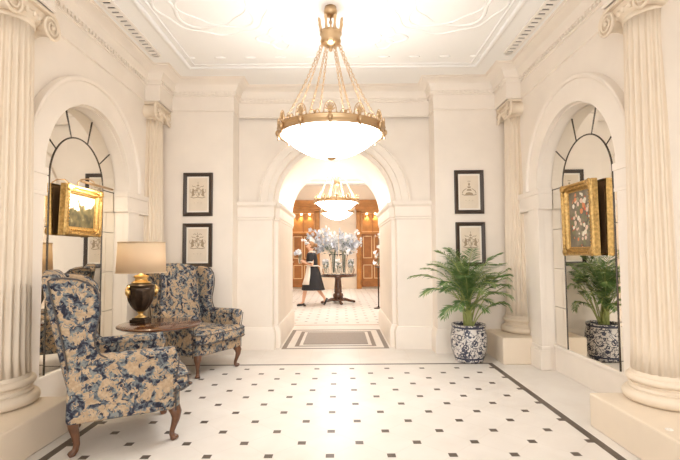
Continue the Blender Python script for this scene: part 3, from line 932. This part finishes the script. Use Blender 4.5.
# ------------------------------------------------------------------ gilt paintings in front of the mirrors
def painting(side, y0, y1, z0, z1, m, label):
    yc, zc = (y0 + y1) / 2, (z0 + z1) / 2; w, h = (y1 - y0) / 2, (z1 - z0) / 2
    root = empty('gilt_framed_painting', (side * 2.420, yc, zc), 0, label, 'painting')
    root.rotation_euler = (0, -.012 if side > 0 else .035, 0)
    # x outwards to the room = -side
    q = -side
    prof = [(0, 0), (0, .05), (.010, .066), (.024, .064), (.034, .048), (.048, .046), (.055, .053), (.064, .048), (.072, .028), (.082, .025), (.084, 0.018)]
    mb = MB(); R = []
    for d, x in prof:
        a, c = w - d, h - d; R.append([mb.v((q * x, yy, zz)) for yy, zz in ((-a, -c), (a, -c), (a, c), (-a, c))])
    mb.skin(R, True, False)
    fr = mb.build('frame', GILT, root)
    mb = MB()
    for sy in (-1, 1):
        for sz in (-1, 1):
            mb.sphere((q * .062, sy * (w - .035), sz * (h - .035)), .012, .04, .04, 12, 8)
            mb.sphere((q * .06, sy * (w - .075), sz * (h - .032)), .010, .035, .016, 10, 6); mb.sphere((q * .06, sy * (w - .032), sz * (h - .075)), .010, .016, .035, 10, 6)
    for k in range(int(w * 2 / .03)):
        for sz in (-1, 1): mb.sphere((q * .056, -w + .02 + k * .03, sz * (h - .053)), .007, n=6, m=4)
    for k in range(int(h * 2 / .03)):
        for sy in (-1, 1): mb.sphere((q * .056, sy * (w - .053), -h + .02 + k * .03), .007, n=6, m=4)
    mb.build('carved_ornament', GILT, fr, smooth=True)
    mb = MB(); a, c = w - .080, h - .080; x = q * .020
    mb.prism([(-a, -c), (a, -c), (a, c), (-a, c)], lambda u, z, t: (q * t, u, z), .004, .020)
    mb.build('canvas', m, root)
    mb = MB(); a, c = w - .02, h - .02
    mb.prism([(-a, -c), (a, -c), (a, c), (-a, c)], lambda u, z, t: (q * t, u, z), -.004, .003); mb.build('back_board', BACKB, root)
    mb = MB()
    for sy in (-1, 1):
        mb.tube([(q * -.030, sy * w * .5, 0), (q * .002, sy * w * .5, 0)], .008, 8)
    mb.build('hanging_bracket', GOLD, root)
    return root
painting(1, 4.015, 4.575, 1.27, 1.978, still_life_mat(), 'upright gilt-framed flower still life hung in front of the right mirror')
pl = painting(-1, 3.94, 4.545, 1.49, 1.955, landscape_mat(), 'gilt-framed landscape painting hung in front of the left mirror')
# brass picture light over the landscape
mb = MB(); mb.tube([(.0, -.05, .20), (.0, -.05, .275), (.03, -.05, .305), (.10, -.05, .31), (.15, -.05, .285), (.165, -.05, .26)], .006, 8)
mb.tube([(.165, -.27, .255), (.165, .27, .255)], .012, 10)
mb.build('picture_light', GOLD, pl, smooth=True)
l = bpy.data.lights.new('picture_light_lamp', 'AREA'); l.shape = 'RECTANGLE'; l.size = .02; l.size_y = .5; l.energy = 3.0; l.color = (1, .85, .6)
lo = bpy.data.objects.new('picture_light_lamp', l); link(lo, pl); lo.location = (.155, 0, .24); lo.rotation_euler = (0, math.radians(35), 0)

# ------------------------------------------------------------------ potted palm
pm = empty('potted_palm', (1.63, 5.47, 0), 0, 'green palm in a round blue and white porcelain pot by the right corner', 'potted plant')
mb = MB(); mb.lathe([(.15, 0), (.165, .01), (.17, .03), (.19, .08), (.21, .16), (.218, .24), (.214, .32), (.20, .385), (.192, .40), (.20, .41), (.205, .43), (.20, .445), (.18, .445), (.178, .42), (.17, .40)], n=48); mb.build('pot', POT, pm, smooth=True)
mb = MB(); mb.lathe([(0, .40), (.10, .41), (.175, .405)], n=28, caps=False); mb.build('soil', SOIL, pm, smooth=True)
def frond(az, lean, length, droop, stem, tw=0.):
    base = Vector((.05 * math.cos(az * 1.7), .05 * math.sin(az * 1.7), .405))
    d = Vector((math.cos(az), math.sin(az), 0)); pts = []; N = 26
    p = base.copy(); ang = PI / 2 - lean * .35
    total = stem + length
    for i in range(N + 1):
        pts.append(p.copy()); t = i / N
        ang = (PI / 2 - lean * .35) - (lean * .65) * min(1, t * 1.6) - droop * max(0, t - .42) ** 1.5 * 2.4
        p = p + (d * math.cos(ang) + Vector((0, 0, math.sin(ang)))) * (total / N)
    mb = MB(); mb.tube(pts, [.0075 * (1 - .75 * i / N) + .001 for i in range(N + 1)], 5)
    fo = mb.build('frond', STEMG, pm, smooth=True)
    lf = MB(); i0 = int(N * stem / total)
    side0 = Vector((-d.y, d.x, 0))
    M = 30
    for k in range(M):
        t = (i0 + (N - i0) * (k + .3) / M); i = min(int(t), N - 1); fz = t - i
        c = pts[i].lerp(pts[i + 1], fz); tan = (pts[i + 1] - pts[i]).normalized()
        u = k / M; L = .26 * (math.sin(PI * (.14 + .80 * u)) ** .7) * (.85 + .3 * random.random()) * (length / .75)
        nrm = tan.cross(side0).normalized()
        if nrm.z < 0: nrm = -nrm
        for s in (-1, 1):
            dr = (side0 * s * .80 + tan * (.62 + .25 * u) + nrm * .12 + Vector((random.gauss(0,.08), random.gauss(0,.08), random.gauss(0,.08)))).normalized()
            sag = Vector((0, 0, -1)) * (.18 * L + .10 * L * random.random())
            wdt = tan.cross(dr).cross(dr).normalized() * .0056
            q1 = c + dr * L * .5 - sag * -.25; q2 = c + dr * L + sag * 1.2
            y_in, y_out = c, q2
            # keep the leaflets clear of the wall behind
            V = [lf.v(x) for x in (c - wdt * .4, q1 - wdt, q2, q1 + wdt, c + wdt * .4)]
            lf.f(V)
    lo = lf.build('leaflets', LEAF, fo)
    for ob in (lo, fo):
        for vv in ob.data.vertices:
            if vv.co.y > .34: vv.co.y = .34 - (vv.co.y - .34) * .25
            if vv.co.x > .40: vv.co.x = .40 + (vv.co.x - .40) * .35
            if vv.co.x > .28 and vv.co.y > -.10: vv.co.y = -.10 - (vv.co.y + .10) * .3
specs = [(200, .95, .62, 1.3, .42), (176, .80, .70, 1.2, .50), (158, .55, .66, 1.1, .45), (222, .75, .55, 1.4, .40), (215, 1.25, .5, 1.5, .26), (250, .55, .60, 1.2, .42),
         (275, .75, .55, 1.5, .40), (300, .55, .62, 1.2, .45), (318, .95, .55, 1.3, .40), (340, .70, .66, 1.2, .48), (5, .85, .60, 1.3, .44), (-18, 1.15, .5, 1.4, .30),
         (20, .55, .60, 1.1, .50), (100, .25, .60, .9, .50), (80, .40, .60, 1.0, .45), (130, .40, .62, 1.0, .48), (60, .50, .55, 1.2, .45), (270, .20, .66, .8, .50),
         (190, .30, .68, .9, .52), (350, .30, .66, .9, .50), (235, .40, .60, 1.0, .36), (310, .35, .60, 1.0, .36), (285, 1.0, .45, 1.5, .25)]
for az, lean, ln, dr, st in specs: frond(math.radians(az), lean, ln * .84, dr, st * .98)
for az, lean, ln, dr, st in specs[::2]: frond(math.radians(az + 23), lean * .75, ln * .78, dr * 1.1, st * 1.1)

# small fitting on the right plinth
mb = MB(); mb.lathe([(0, .2455), (.022, .2455), (.022, .25), (.012, .252), (.010, .247), (0, .247)], c=(2.02, 2.70, 0), n=20)
tag(mb.build('plinth_fitting', VENTW, auto=40), 'tiny round fitting on top of the right foreground plinth', 'fitting')

# ------------------------------------------------------------------ passage mat
mb = MB(); mb.box(-.47, .47, 6.50, 7.45, .0005, .010)
tag(mb.build('floor_mat', MATG, bevel=.003), 'grey rectangular mat lying in the archway passage', 'mat')

# ------------------------------------------------------------------ hall doorways
def doorway(s, num, label):
    root = empty(f'door_{num}', (s * 1.75, 16.84, 0), 0, label, 'doorway', None, 'structure')
    X = lambda a, b: (min(a, b), max(a, b))
    mb = MB()
    for x0, x1 in ((-1.06, -.88), (.88, 1.06)): mb.box(x0, x1, -.16, 0, 0, 2.92)
    mb.box(-1.06, 1.06, -.16, 0, 2.86, 2.98); mb.box(-.88, .88, -.14, 0, 2.05, 2.12)
    for x0, x1 in ((-1.02, -.92), (.92, 1.02)): mb.box(x0, x1, -.175, -.16, .1, 2.8)
    mb.build('casing', HALLWOOD, root, bevel=.01)
    mb = MB(); mb.box(-1.10, 1.10, -.19, 0, 2.98, 3.10).box(-1.14, 1.14, -.24, 0, 3.10, 3.16).box(-1.10, 1.10, -.18, 0, 3.16, 3.34); mb.build('cornice', HALLWOOD, root, bevel=.012)
    mb = MB(); mb.box(-.88, .88, -.05, 0, 2.12, 2.86)
    tr = mb.build('transom_panel', HALLWOOD, root)
    mb = MB()
    for q in ((-.86, .86, 2.13, 2.15), (-.86, .86, 2.83, 2.85), (-.86, -.84, 2.15, 2.83), (.84, .86, 2.15, 2.83)): mb.box(q[0], q[1], -.062, -.05, q[2], q[3])
    mb.build('transom_moulding', INLAY, tr)
    mb = MB()
    for x in (-.44, 0, .44): mb.box(x - .015, x + .015, -.065, -.05, 2.14, 2.84)
    mb.build('batten', DARKWOOD, tr)
    for x in (-.66, -.34, -.02, .34, .66) if s > 0 else (-.66, -.3, 0.05, .37, .68):
        m2 = MB(); m2.lathe([(0, 2.84), (.03, 2.84), (.032, 2.80), (.026, 2.78), (0, 2.775)], c=(x, -.09, 0), n=14)
        m2.build('downlight', SPOT, tr, smooth=True)
        l = bpy.data.lights.new('transom_lamp', 'SPOT'); l.energy = 6; l.color = (1, .82, .55); l.spot_size = 1.6; l.shadow_soft_size = .03
        lo = bpy.data.objects.new('transom_lamp', l); link(lo, root); lo.location = (x, -.10, 2.74)
    for k, (x0, x1) in enumerate(((-.87, -.005), (.005, .87))):
        mb = MB(); mb.box(x0, x1, -.07, -.02, .07, 2.05); leaf = mb.build('door_leaf', DARKWOOD, root, bevel=.005)
        mb = MB()
        w = (x1 - x0); cols = ((x0 + .06, x0 + w * .46), (x0 + w * .54, x1 - .06))
        for a, b in cols:
            for z0, z1 in ((.38, .90), (1.14, 1.98)):
                for q in ((a, b, z0, z0 + .028), (a, b, z1 - .028, z1), (a, a + .028, z0, z1), (b - .028, b, z0, z1)): mb.box(q[0], q[1], -.085, -.07, q[2], q[3])
        mb.build('panel_moulding', INLAY, leaf)
        mb = MB(); mb.sphere(((-.06 if k == 0 else .06), -.11, 1.02), .035, n=10, m=8); mb.build('door_knob', GOLD, leaf, smooth=True)
SPOT = mat('spot_lamp', (1, .9, .7, 1), .5, emit=(1, .85, .62, 1), es=5)
doorway(-1, 1, 'honey-wood double doorway with lit transom on the left of the far hall')
doorway(1, 2, 'honey-wood double doorway with lit transom on the right of the far hall')

# ------------------------------------------------------------------ hall table and flowers
ht = empty('pedestal_table', (.013, 11.9, 0), 0, 'round dark wood pedestal table in the hall under the white flowers', 'table')
mb = MB(); mb.lathe([(0, .70), (.46, .70), (.485, .71), (.485, .745), (.50, .755), (.505, .768), (.495, .775), (0, .775)], n=56); mb.build('tabletop', WOOD, ht, auto=40)
mb = MB(); mb.lathe([(.14, .70), (.13, .68), (.085, .66), (.085, .60), (.10, .42), (.11, .30), (.09, .275), (.125, .25), (.145, .20), (.13, .15), (.10, .13), (.17, .11), (.18, .07), (.12, .06)], n=28); mb.build('pedestal', WOOD, ht, smooth=True)
for k in range(4):
    a = PI / 4 * 0 + k * PI / 2 + .2; c, s = math.cos(a), math.sin(a)
    mb = MB(); mb.tube([(.1 * c, .1 * s, .10), (.2 * c, .2 * s, .095), (.32 * c, .32 * s, .06), (.42 * c, .42 * s, .045)], [.05, .045, .035, .03], 10)
    mb.sphere((.43 * c, .43 * s, .035), .045, .045, .034, 10, 8); mb.build('leg', WOOD, ht, smooth=True)

def blossom(mb, c, r, n=5):
    """a little open flower: petals round a heart"""
    ax = Vector((random.uniform(-1, 1), random.uniform(-1.2, .2), random.uniform(-.3, 1))).normalized()
    u = ax.orthogonal().normalized(); v = ax.cross(u); c = Vector(c)
    for k in range(n):
        a = 2 * PI * k / n; d = u * math.cos(a) + v * math.sin(a); e = ax.cross(d)
        mb.poly([c, c + d * r * .6 + e * r * .42 + ax * r * .15, c + d * r * 1.05 + ax * r * .35, c + d * r * .6 - e * r * .42 + ax * r * .15])
    mb.sphere(c + ax * r * .1, r * .22, n=5, m=4)
def confine(o, x0, x1, z0, z1):
    """keep a spray on its own side of the table"""
    for v in (o.b.verts if isinstance(o, MB) else o.data.vertices):
        if v.co.x < x0: v.co.x = x0 + (x0 - v.co.x) * .5
        if v.co.x > x1: v.co.x = x1 - (v.co.x - x1) * .5
        if isinstance(o, MB) and v.co.z < z0: v.co.z = z0 + (z0 - v.co.z) * .3
        if v.co.z > z1: v.co.z = z1 - (v.co.z - z1) * .3
def arrangement(loc, vase_prof, sprays, nb, rb, label, group, spread, zc, zr, lim):
    root = empty('vase_of_flowers', loc, 0, label, 'vase of flowers', group)
    mb = MB(); mb.lathe(vase_prof, n=28, caps=False)
    vo = mb.build('vase', GLASS, root, smooth=True); sm = vo.modifiers.new('Solid', 'SOLIDIFY'); sm.thickness = .006
    top = max(z for _, z in vase_prof)
    for k in range(sprays):
        az = 2 * PI * k / sprays + random.uniform(-.3, .3); rr = spread * random.uniform(.35, 1.)
        tip = Vector((rr * math.cos(az), rr * .8 * math.sin(az), zc + zr * random.uniform(-.75, 1) * (1 - .4 * rr / spread)))
        b = Vector((.02 * math.cos(az), .02 * math.sin(az), .03)); mid = Vector((.05 * math.cos(az), .05 * math.sin(az), top + .03))
        mb = MB(); mb.tube([b, b.lerp(mid, .6), mid, mid.lerp(tip, .5) + Vector((0, 0, .05)), tip], .0045, 5); st = mb.build('stem', LEAFG, root, smooth=True)
        m1, m2 = MB(), MB()
        for j in range(nb):
            t = random.uniform(.45, 1.08); p = mid.lerp(tip, t) + Vector((random.gauss(0, .05), random.gauss(0, .05), random.gauss(0, .05) + .03))
            blossom(m1, p, rb * random.uniform(.7, 1.3))
        for j in range(nb // 2):
            t = random.uniform(.2, 1.); p = mid.lerp(tip, t) + Vector((random.gauss(0, .05), random.gauss(0, .05), random.gauss(0, .05)))
            d = Vector((random.uniform(-1, 1), random.uniform(-1, 1), random.uniform(-.3, .8))).normalized(); e = d.orthogonal().normalized()
            m2.poly([p, p + d * .035 + e * .014, p + d * .075, p + d * .035 - e * .014])
        for M_ in (m1, m2): confine(M_, *lim)
        confine(st, *lim)
        m1.build('blossoms', PETALW if random.random() < .62 else PETALB, st); m2.build('leaves', LEAFG, st)
    return root
tall = [(.05, 0), (.055, .01), (.05, .04), (.055, .15), (.07, .32), (.10, .46), (.125, .52)]
small = [(.05, 0), (.06, .02), (.085, .08), (.085, .12), (.06, .17), (.07, .19)]
arrangement((-.10, 11.86, .7795), tall, 20, 19, .052, 'tall glass vase of white and pale blue blossoms, left of two on the hall table', 'flower vases on the hall table', .95, .86, .46, (-2, .128, .50, 3))
arrangement((.17, 11.92, .7795), tall, 20, 19, .052, 'tall glass vase of white and pale blue blossoms, right of two on the hall table', 'flower vases on the hall table', .93, .85, .44, (-.128, 2, .50, 3))
arrangement((-.31, 11.78, .7795), small, 6, 9, .03, 'small glass vase of flowers at the left edge of the hall table', 'flower vases on the hall table', .07, .28, .06, (-.09, .09, .1, .40))
arrangement((.36, 11.80, .7795), small, 6, 9, .03, 'small glass vase of flowers at the right edge of the hall table', 'flower vases on the hall table', .07, .28, .06, (-.09, .09, .1, .40))
arrangement((.03, 11.66, .7795), small, 5, 8, .03, 'small glass vase of flowers at the front middle of the hall table', 'flower vases on the hall table', .06, .24, .05, (-.09, .09, .1, .40))
# slim stand of flowers half hidden by the right jamb of the passage
fs = empty('flower_stand', (.985, 10.7, 0), 0, 'slim dark stand with white orchids half hidden by the right side of the archway', 'flower stand')
mb = MB(); mb.lathe([(0, 0), (.12, 0), (.12, .012), (.03, .03), (.016, .06), (.016, .95), (.03, .97), (.09, .985), (.09, 1.0), (0, 1.0)], n=20); mb.build('stand', BRONZE, fs, auto=40)
for k in range(5):
    a = k * 1.26 + 2.6; tip = Vector((.11 * math.cos(a), .11 * math.sin(a), 1.10 + .17 * k))
    mb = MB(); mb.tube([(0, 0, 1.0), (.03 * math.cos(a), .03 * math.sin(a), 1.15), tip], .005, 5); st = mb.build('stem', LEAFG, fs)
    mb = MB()
    for j in range(5): blossom(mb, tip + Vector((random.gauss(0, .045), random.gauss(0, .045), random.gauss(0, .04))), .045)
    mb.build('blossoms', PETALW, st)

# ------------------------------------------------------------------ the maid
def person():
    root = empty('person', (-.63, 11.33, 0), 0, 'person in black dress and white apron walking left with a bunch of flowers', 'person')
    # facing -x; x forward is negative
    V, Ed, Rd = [], [], []
    def add(p, r, par=None):
        V.append(p); Rd.append(r)
        if par is not None: Ed.append((par, len(V) - 1))
        return len(V) - 1
    pel = add((0.02, 0, .86), .125)
    w = add((0, 0, 1.0), .11, pel); ch = add((-.015, 0, 1.17), .125, w); sh = add((-.02, 0, 1.29), .085, ch); nk = add((-.035, 0, 1.37), .045, sh)
    h1 = add((-.055, 0, 1.445), .068, nk); h2 = add((-.06, 0, 1.51), .086, h1); h3 = add((-.055, 0, 1.575), .062, h2)
    # left in picture = front leg (nearer the camera: -y)
    def leg(y, hip, knee, ank, toe):
        a = add((hip[0], y, hip[1]), .095, pel); m = add(((hip[0] + knee[0]) / 2, y, (hip[1] + knee[1]) / 2), .078, a)
        k = add((knee[0], y, knee[1]), .055, m); c = add(((knee[0] * .7 + ank[0] * .3), y, knee[1] * .7 + ank[1] * .3), .055, k)
        n = add((ank[0], y, ank[1]), .034, c); add((toe[0], y, toe[1]), .026, n)
    leg(-.085, (.0, .80), (-.17, .47), (-.235, .085), (-.36, .03))
    leg(.085, (.03, .80), (.10, .46), (.315, .165), (.29, .055))
    def arm(s, el, wr, hd):
        a = add((-.02, s * .16, 1.27), .052, sh); b = add(((-.02 + el[0]) / 2, s * .185, (1.27 + el[2]) / 2), .044, a)
        e = add(el, .036, b); wv = add(wr, .026, e); palm = add(hd, .030, wv)
        d = (Vector(hd) - Vector(wr)).normalized()
        for k in range(4):
            off = (k - 1.5) * .017; L = (.05, .062, .066, .055)[k]
            f0 = Vector(hd) + d * .018 + Vector((0, .0, off)); f1 = f0 + d * L * .55 + Vector((0, -s * .008, 0)); f2 = f1 + d * L * .2 + Vector((0, -s * .028, 0))
            i = add(tuple(f0), .010, palm); j = add(tuple(f1), .0085, i); add(tuple(f2), .007, j)
        t0 = Vector(hd) + Vector((0, -s * .02, .018)); i = add(tuple(t0), .011, palm); add(tuple(t0 + d * .03 + Vector((0, -s * .01, .022))), .008, i)
    arm(-1, (.015, -.215, 1.02), (-.19, -.135, 1.10), (-.25, -.105, 1.115))
    arm(1, (-.02, .21, 1.04), (-.20, .125, 1.12), (-.26, .097, 1.135))
    me = bpy.data.meshes.new('person_body'); me.from_pydata(V, Ed, []); me.materials.append(SKIN)
    o = bpy.data.objects.new('body', me); link(o, root)
    o.modifiers.new('Skin', 'SKIN'); 
    for i, d in enumerate(me.skin_vertices[0].data):
        d.radius = (Rd[i], Rd[i]); d.use_root = (i == 0)
    sb = o.modifiers.new('Sub', 'SUBSURF'); sb.levels = sb.render_levels = 1
    for p in me.polygons: p.use_smooth = True
    o.modifiers['Skin'].use_smooth_shade = True
    # face
    mb = MB(); mb.sphere((-.148, -.0, 1.497), .020, .013, .022, 8, 6); mb.build('nose', SKIN, o, smooth=True)
    for y in (-.034, .034):
        mb = MB(); mb.sphere((-.132, y, 1.52), .008, .011, .007, 8, 6); mb.build('eye', BLACK, o, smooth=True)
    mb = MB(); mb.sphere((-.134, 0, 1.458), .008, .024, .006, 8, 6); mb.build('mouth', mat('lips', (.5, .16, .12, 1), .5), o, smooth=True)
    for y in (-1, 1):
        mb = MB(); mb.sphere((-.045, y * .087, 1.505), .018, .010, .028, 8, 6); mb.build('ear', SKIN, o, smooth=True)
    # hair swept back into a bun
    mb = MB()
    rings = []
    for i in range(9):
        ph = PI * i / 8
        R = []
        for k in range(16):
            a = 2 * PI * k / 16
            x = math.sin(ph) * math.cos(a); y = math.sin(ph) * math.sin(a); z = math.cos(ph)
            X = -.035 + .102 * x; Z = 1.535 + .098 * z
            if x < -.25 and z < .42: X = -.035 - .10 * .25
            R.append(mb.v((X, .096 * y, Z)))
        rings.append(R)
    mb.skin(rings, True, False); mb.sphere((.085, 0, 1.53), .05, .05, .05, 12, 8); mb.build('hair', HAIR, o, smooth=True)
    # dress: short sleeved, below the knee
    mb = MB(); rings = []
    prof = [(-.03, .06, .055, 1.355), (-.02, .12, .19, 1.315), (-.02, .135, .21, 1.25), (-.015, .148, .185, 1.17), (-.005, .135, .155, 1.05), (.0, .128, .145, 1.0), (.01, .155, .18, .92), (.02, .185, .205, .80), (.015, .225, .225, .65), (.01, .27, .24, .50), (.015, .295, .25, .40)]
    for cx, rx, ry, z in prof: rings.append([mb.v((cx + rx * math.cos(2 * PI * k / 28) * (1 + (.05 * math.sin(5 * 2 * PI * k / 28) if z < .85 else 0)), ry * math.sin(2 * PI * k / 28), z)) for k in range(28)])
    mb.skin(rings, True, False)
    dr = mb.build('dress', BLACKC, root, smooth=True)
    for s in (-1, 1):
        mb = MB(); mb.tube([(-.02, s * .13, 1.29), (-.025, s * .175, 1.25), (-.032, s * .19, 1.18), (-.04, s * .20, 1.11)], [.075, .075, .068, .066], 14); mb.build('sleeve', BLACKC, dr, smooth=True)
        mb = MB(); mb.tube([(-.04 + .066 * math.cos(2 * PI * k / 20), s * .20 + .066 * math.sin(2 * PI * k / 20), 1.108) for k in range(20)], .012, 8, closed=True); mb.build('cuff', WHITEC, dr, smooth=True)
    mb = MB(); mb.tube([(-.03 + .062 * math.cos(2 * PI * k / 20), .062 * math.sin(2 * PI * k / 20), 1.352) for k in range(20)], .013, 8, closed=True); mb.build('collar', WHITEC, dr, smooth=True)
    # apron over the front of the skirt, band and back bow
    mb = MB(); rings = []
    for cx, rx, ry, z in [(.0, .136, .153, 1.03), (.0, .136, .153, .99), (.01, .165, .19, .92), (.02, .195, .215, .80), (.015, .235, .235, .65), (.012, .268, .243, .54)]:
        A = [PI + (-1.25 + 2.5 * k / 14) for k in range(15)]
        rings.append([mb.v((cx + rx * math.cos(a), ry * math.sin(a), z)) for a in A])
    mb.skin(rings, False, False)
    ap = mb.build('apron', WHITEC, root, smooth=True); sm = ap.modifiers.new('Solid', 'SOLIDIFY'); sm.thickness = .006; sm.offset = 1
    mb = MB(); mb.tube([(.0 + .142 * math.cos(2 * PI * k / 28), .16 * math.sin(2 * PI * k / 28), 1.01) for k in range(28)], .014, 8, closed=True)
    mb.tube([(.145, .0, 1.01), (.20, .05, .98), (.22, .06, .80)], .014, 6); mb.tube([(.145, .0, 1.01), (.20, -.05, .98), (.23, -.06, .78)], .014, 6)
    mb.build('apron_band', WHITEC, ap, smooth=True)
    # shoes
    for y, a, tp, tilt in ((-.085, (-.225, .055), (-.39, .028), 0), (.085, (.325, .13), (.285, .012), 1)):
        mb = MB()
        h = Vector((a[0] + .03, y, a[1])) if not tilt else Vector((.365, y, .185)); tip = Vector((tp[0], y, tp[1]))
        mb.tube([h, h.lerp(tip, .35), h.lerp(tip, .7), tip], [.036, .042, .042, .026], 12, flat=.75)
        if not tilt: mb.box(h.x - .03, h.x + .03, y - .03, y + .03, 0.001, .04)
        mb.build('shoe', SHOE, root, smooth=True)
    return root
person()
# bunch she carries
bq = empty('bouquet', (-.945, 11.326, 1.12), 0, 'bunch of white and grey-blue flowers held by the walking person', 'bouquet')
mb = MB(); mb.lathe([(.0, -.06), (.038, -.06), (.045, .0), (.055, .06), (.06, .07)], n=20, caps=False); mb.build('glass_vase', GLASS, bq, smooth=True)
m1, m2 = MB(), MB()
for k in range(34):
    d = Vector((random.gauss(0, 1), random.gauss(0, 1), abs(random.gauss(0, 1)) + .2)).normalized()
    if d.x > .25: d.x = -d.x
    blossom(m1 if k % 3 else m2, Vector((-.02, 0, .16)) + d * .11, .052)
m1.build('blossoms', PETALW, bq); m2.build('blossoms', PETALB, bq)
mb = MB()
for k in range(9):
    a = k * .7; mb.tube([(.01 * math.cos(a), .01 * math.sin(a), -.04), (.045 * math.cos(a), .045 * math.sin(a), .18)], .004, 5)
mb.build('stems', LEAFG, bq)

# ------------------------------------------------------------------ passage cove lights and added world fill
def area(name, loc, rot, sx, sy, e, col=(1, .86, .68)):
    l = bpy.data.lights.new(name, 'AREA'); l.shape = 'RECTANGLE'; l.size = sx; l.size_y = sy; l.energy = e; l.color = col
    o = bpy.data.objects.new(name, l); link(o); o.location = loc; o.rotation_euler = rot
    return o
for s in (-1, 1):       # cove lights lying on the imposts of the passage, shining up into the vault
    area('cove_light', (s * .745, 7.25, 2.045), (PI, math.radians(s * 12), 0), .04, 1.6, 4)

wd = bpy.data.worlds.new('world'); SC.world = wd; wd.use_nodes = True
bg = wd.node_tree.nodes['Background']; bg.inputs[0].default_value = (1, .98, .96, 1); bg.inputs[1].default_value = 1.6  # soft white fill added through the open end behind the camera

# ------------------------------------------------------------------ camera
cam = bpy.data.cameras.new('camera'); cam.sensor_width = 36; cam.lens = 445 / 680 * 36; cam.clip_start = .05
co = bpy.data.objects.new('camera', cam); link(co)
pitch, roll = math.radians(3.1), math.radians(.4)
co.location = (.075, 0, 1.3)
co.matrix_world = Matrix.Translation((.075, 0, 1.3)) @ Matrix.Rotation(PI / 2 + pitch, 4, 'X') @ Matrix.Rotation(-roll, 4, 'Z')
SC.camera = co
vs = SC.view_settings; vs.view_transform = 'Standard'; vs.look = 'None'; vs.exposure = 1.0; vs.gamma = 1; vs.use_curve_mapping = False
SC.cycles.max_bounces = 10; SC.cycles.diffuse_bounces = 6; SC.cycles.glossy_bounces = 6
SC.cycles.sample_clamp_indirect = 8
SC.cycles.use_denoising = True
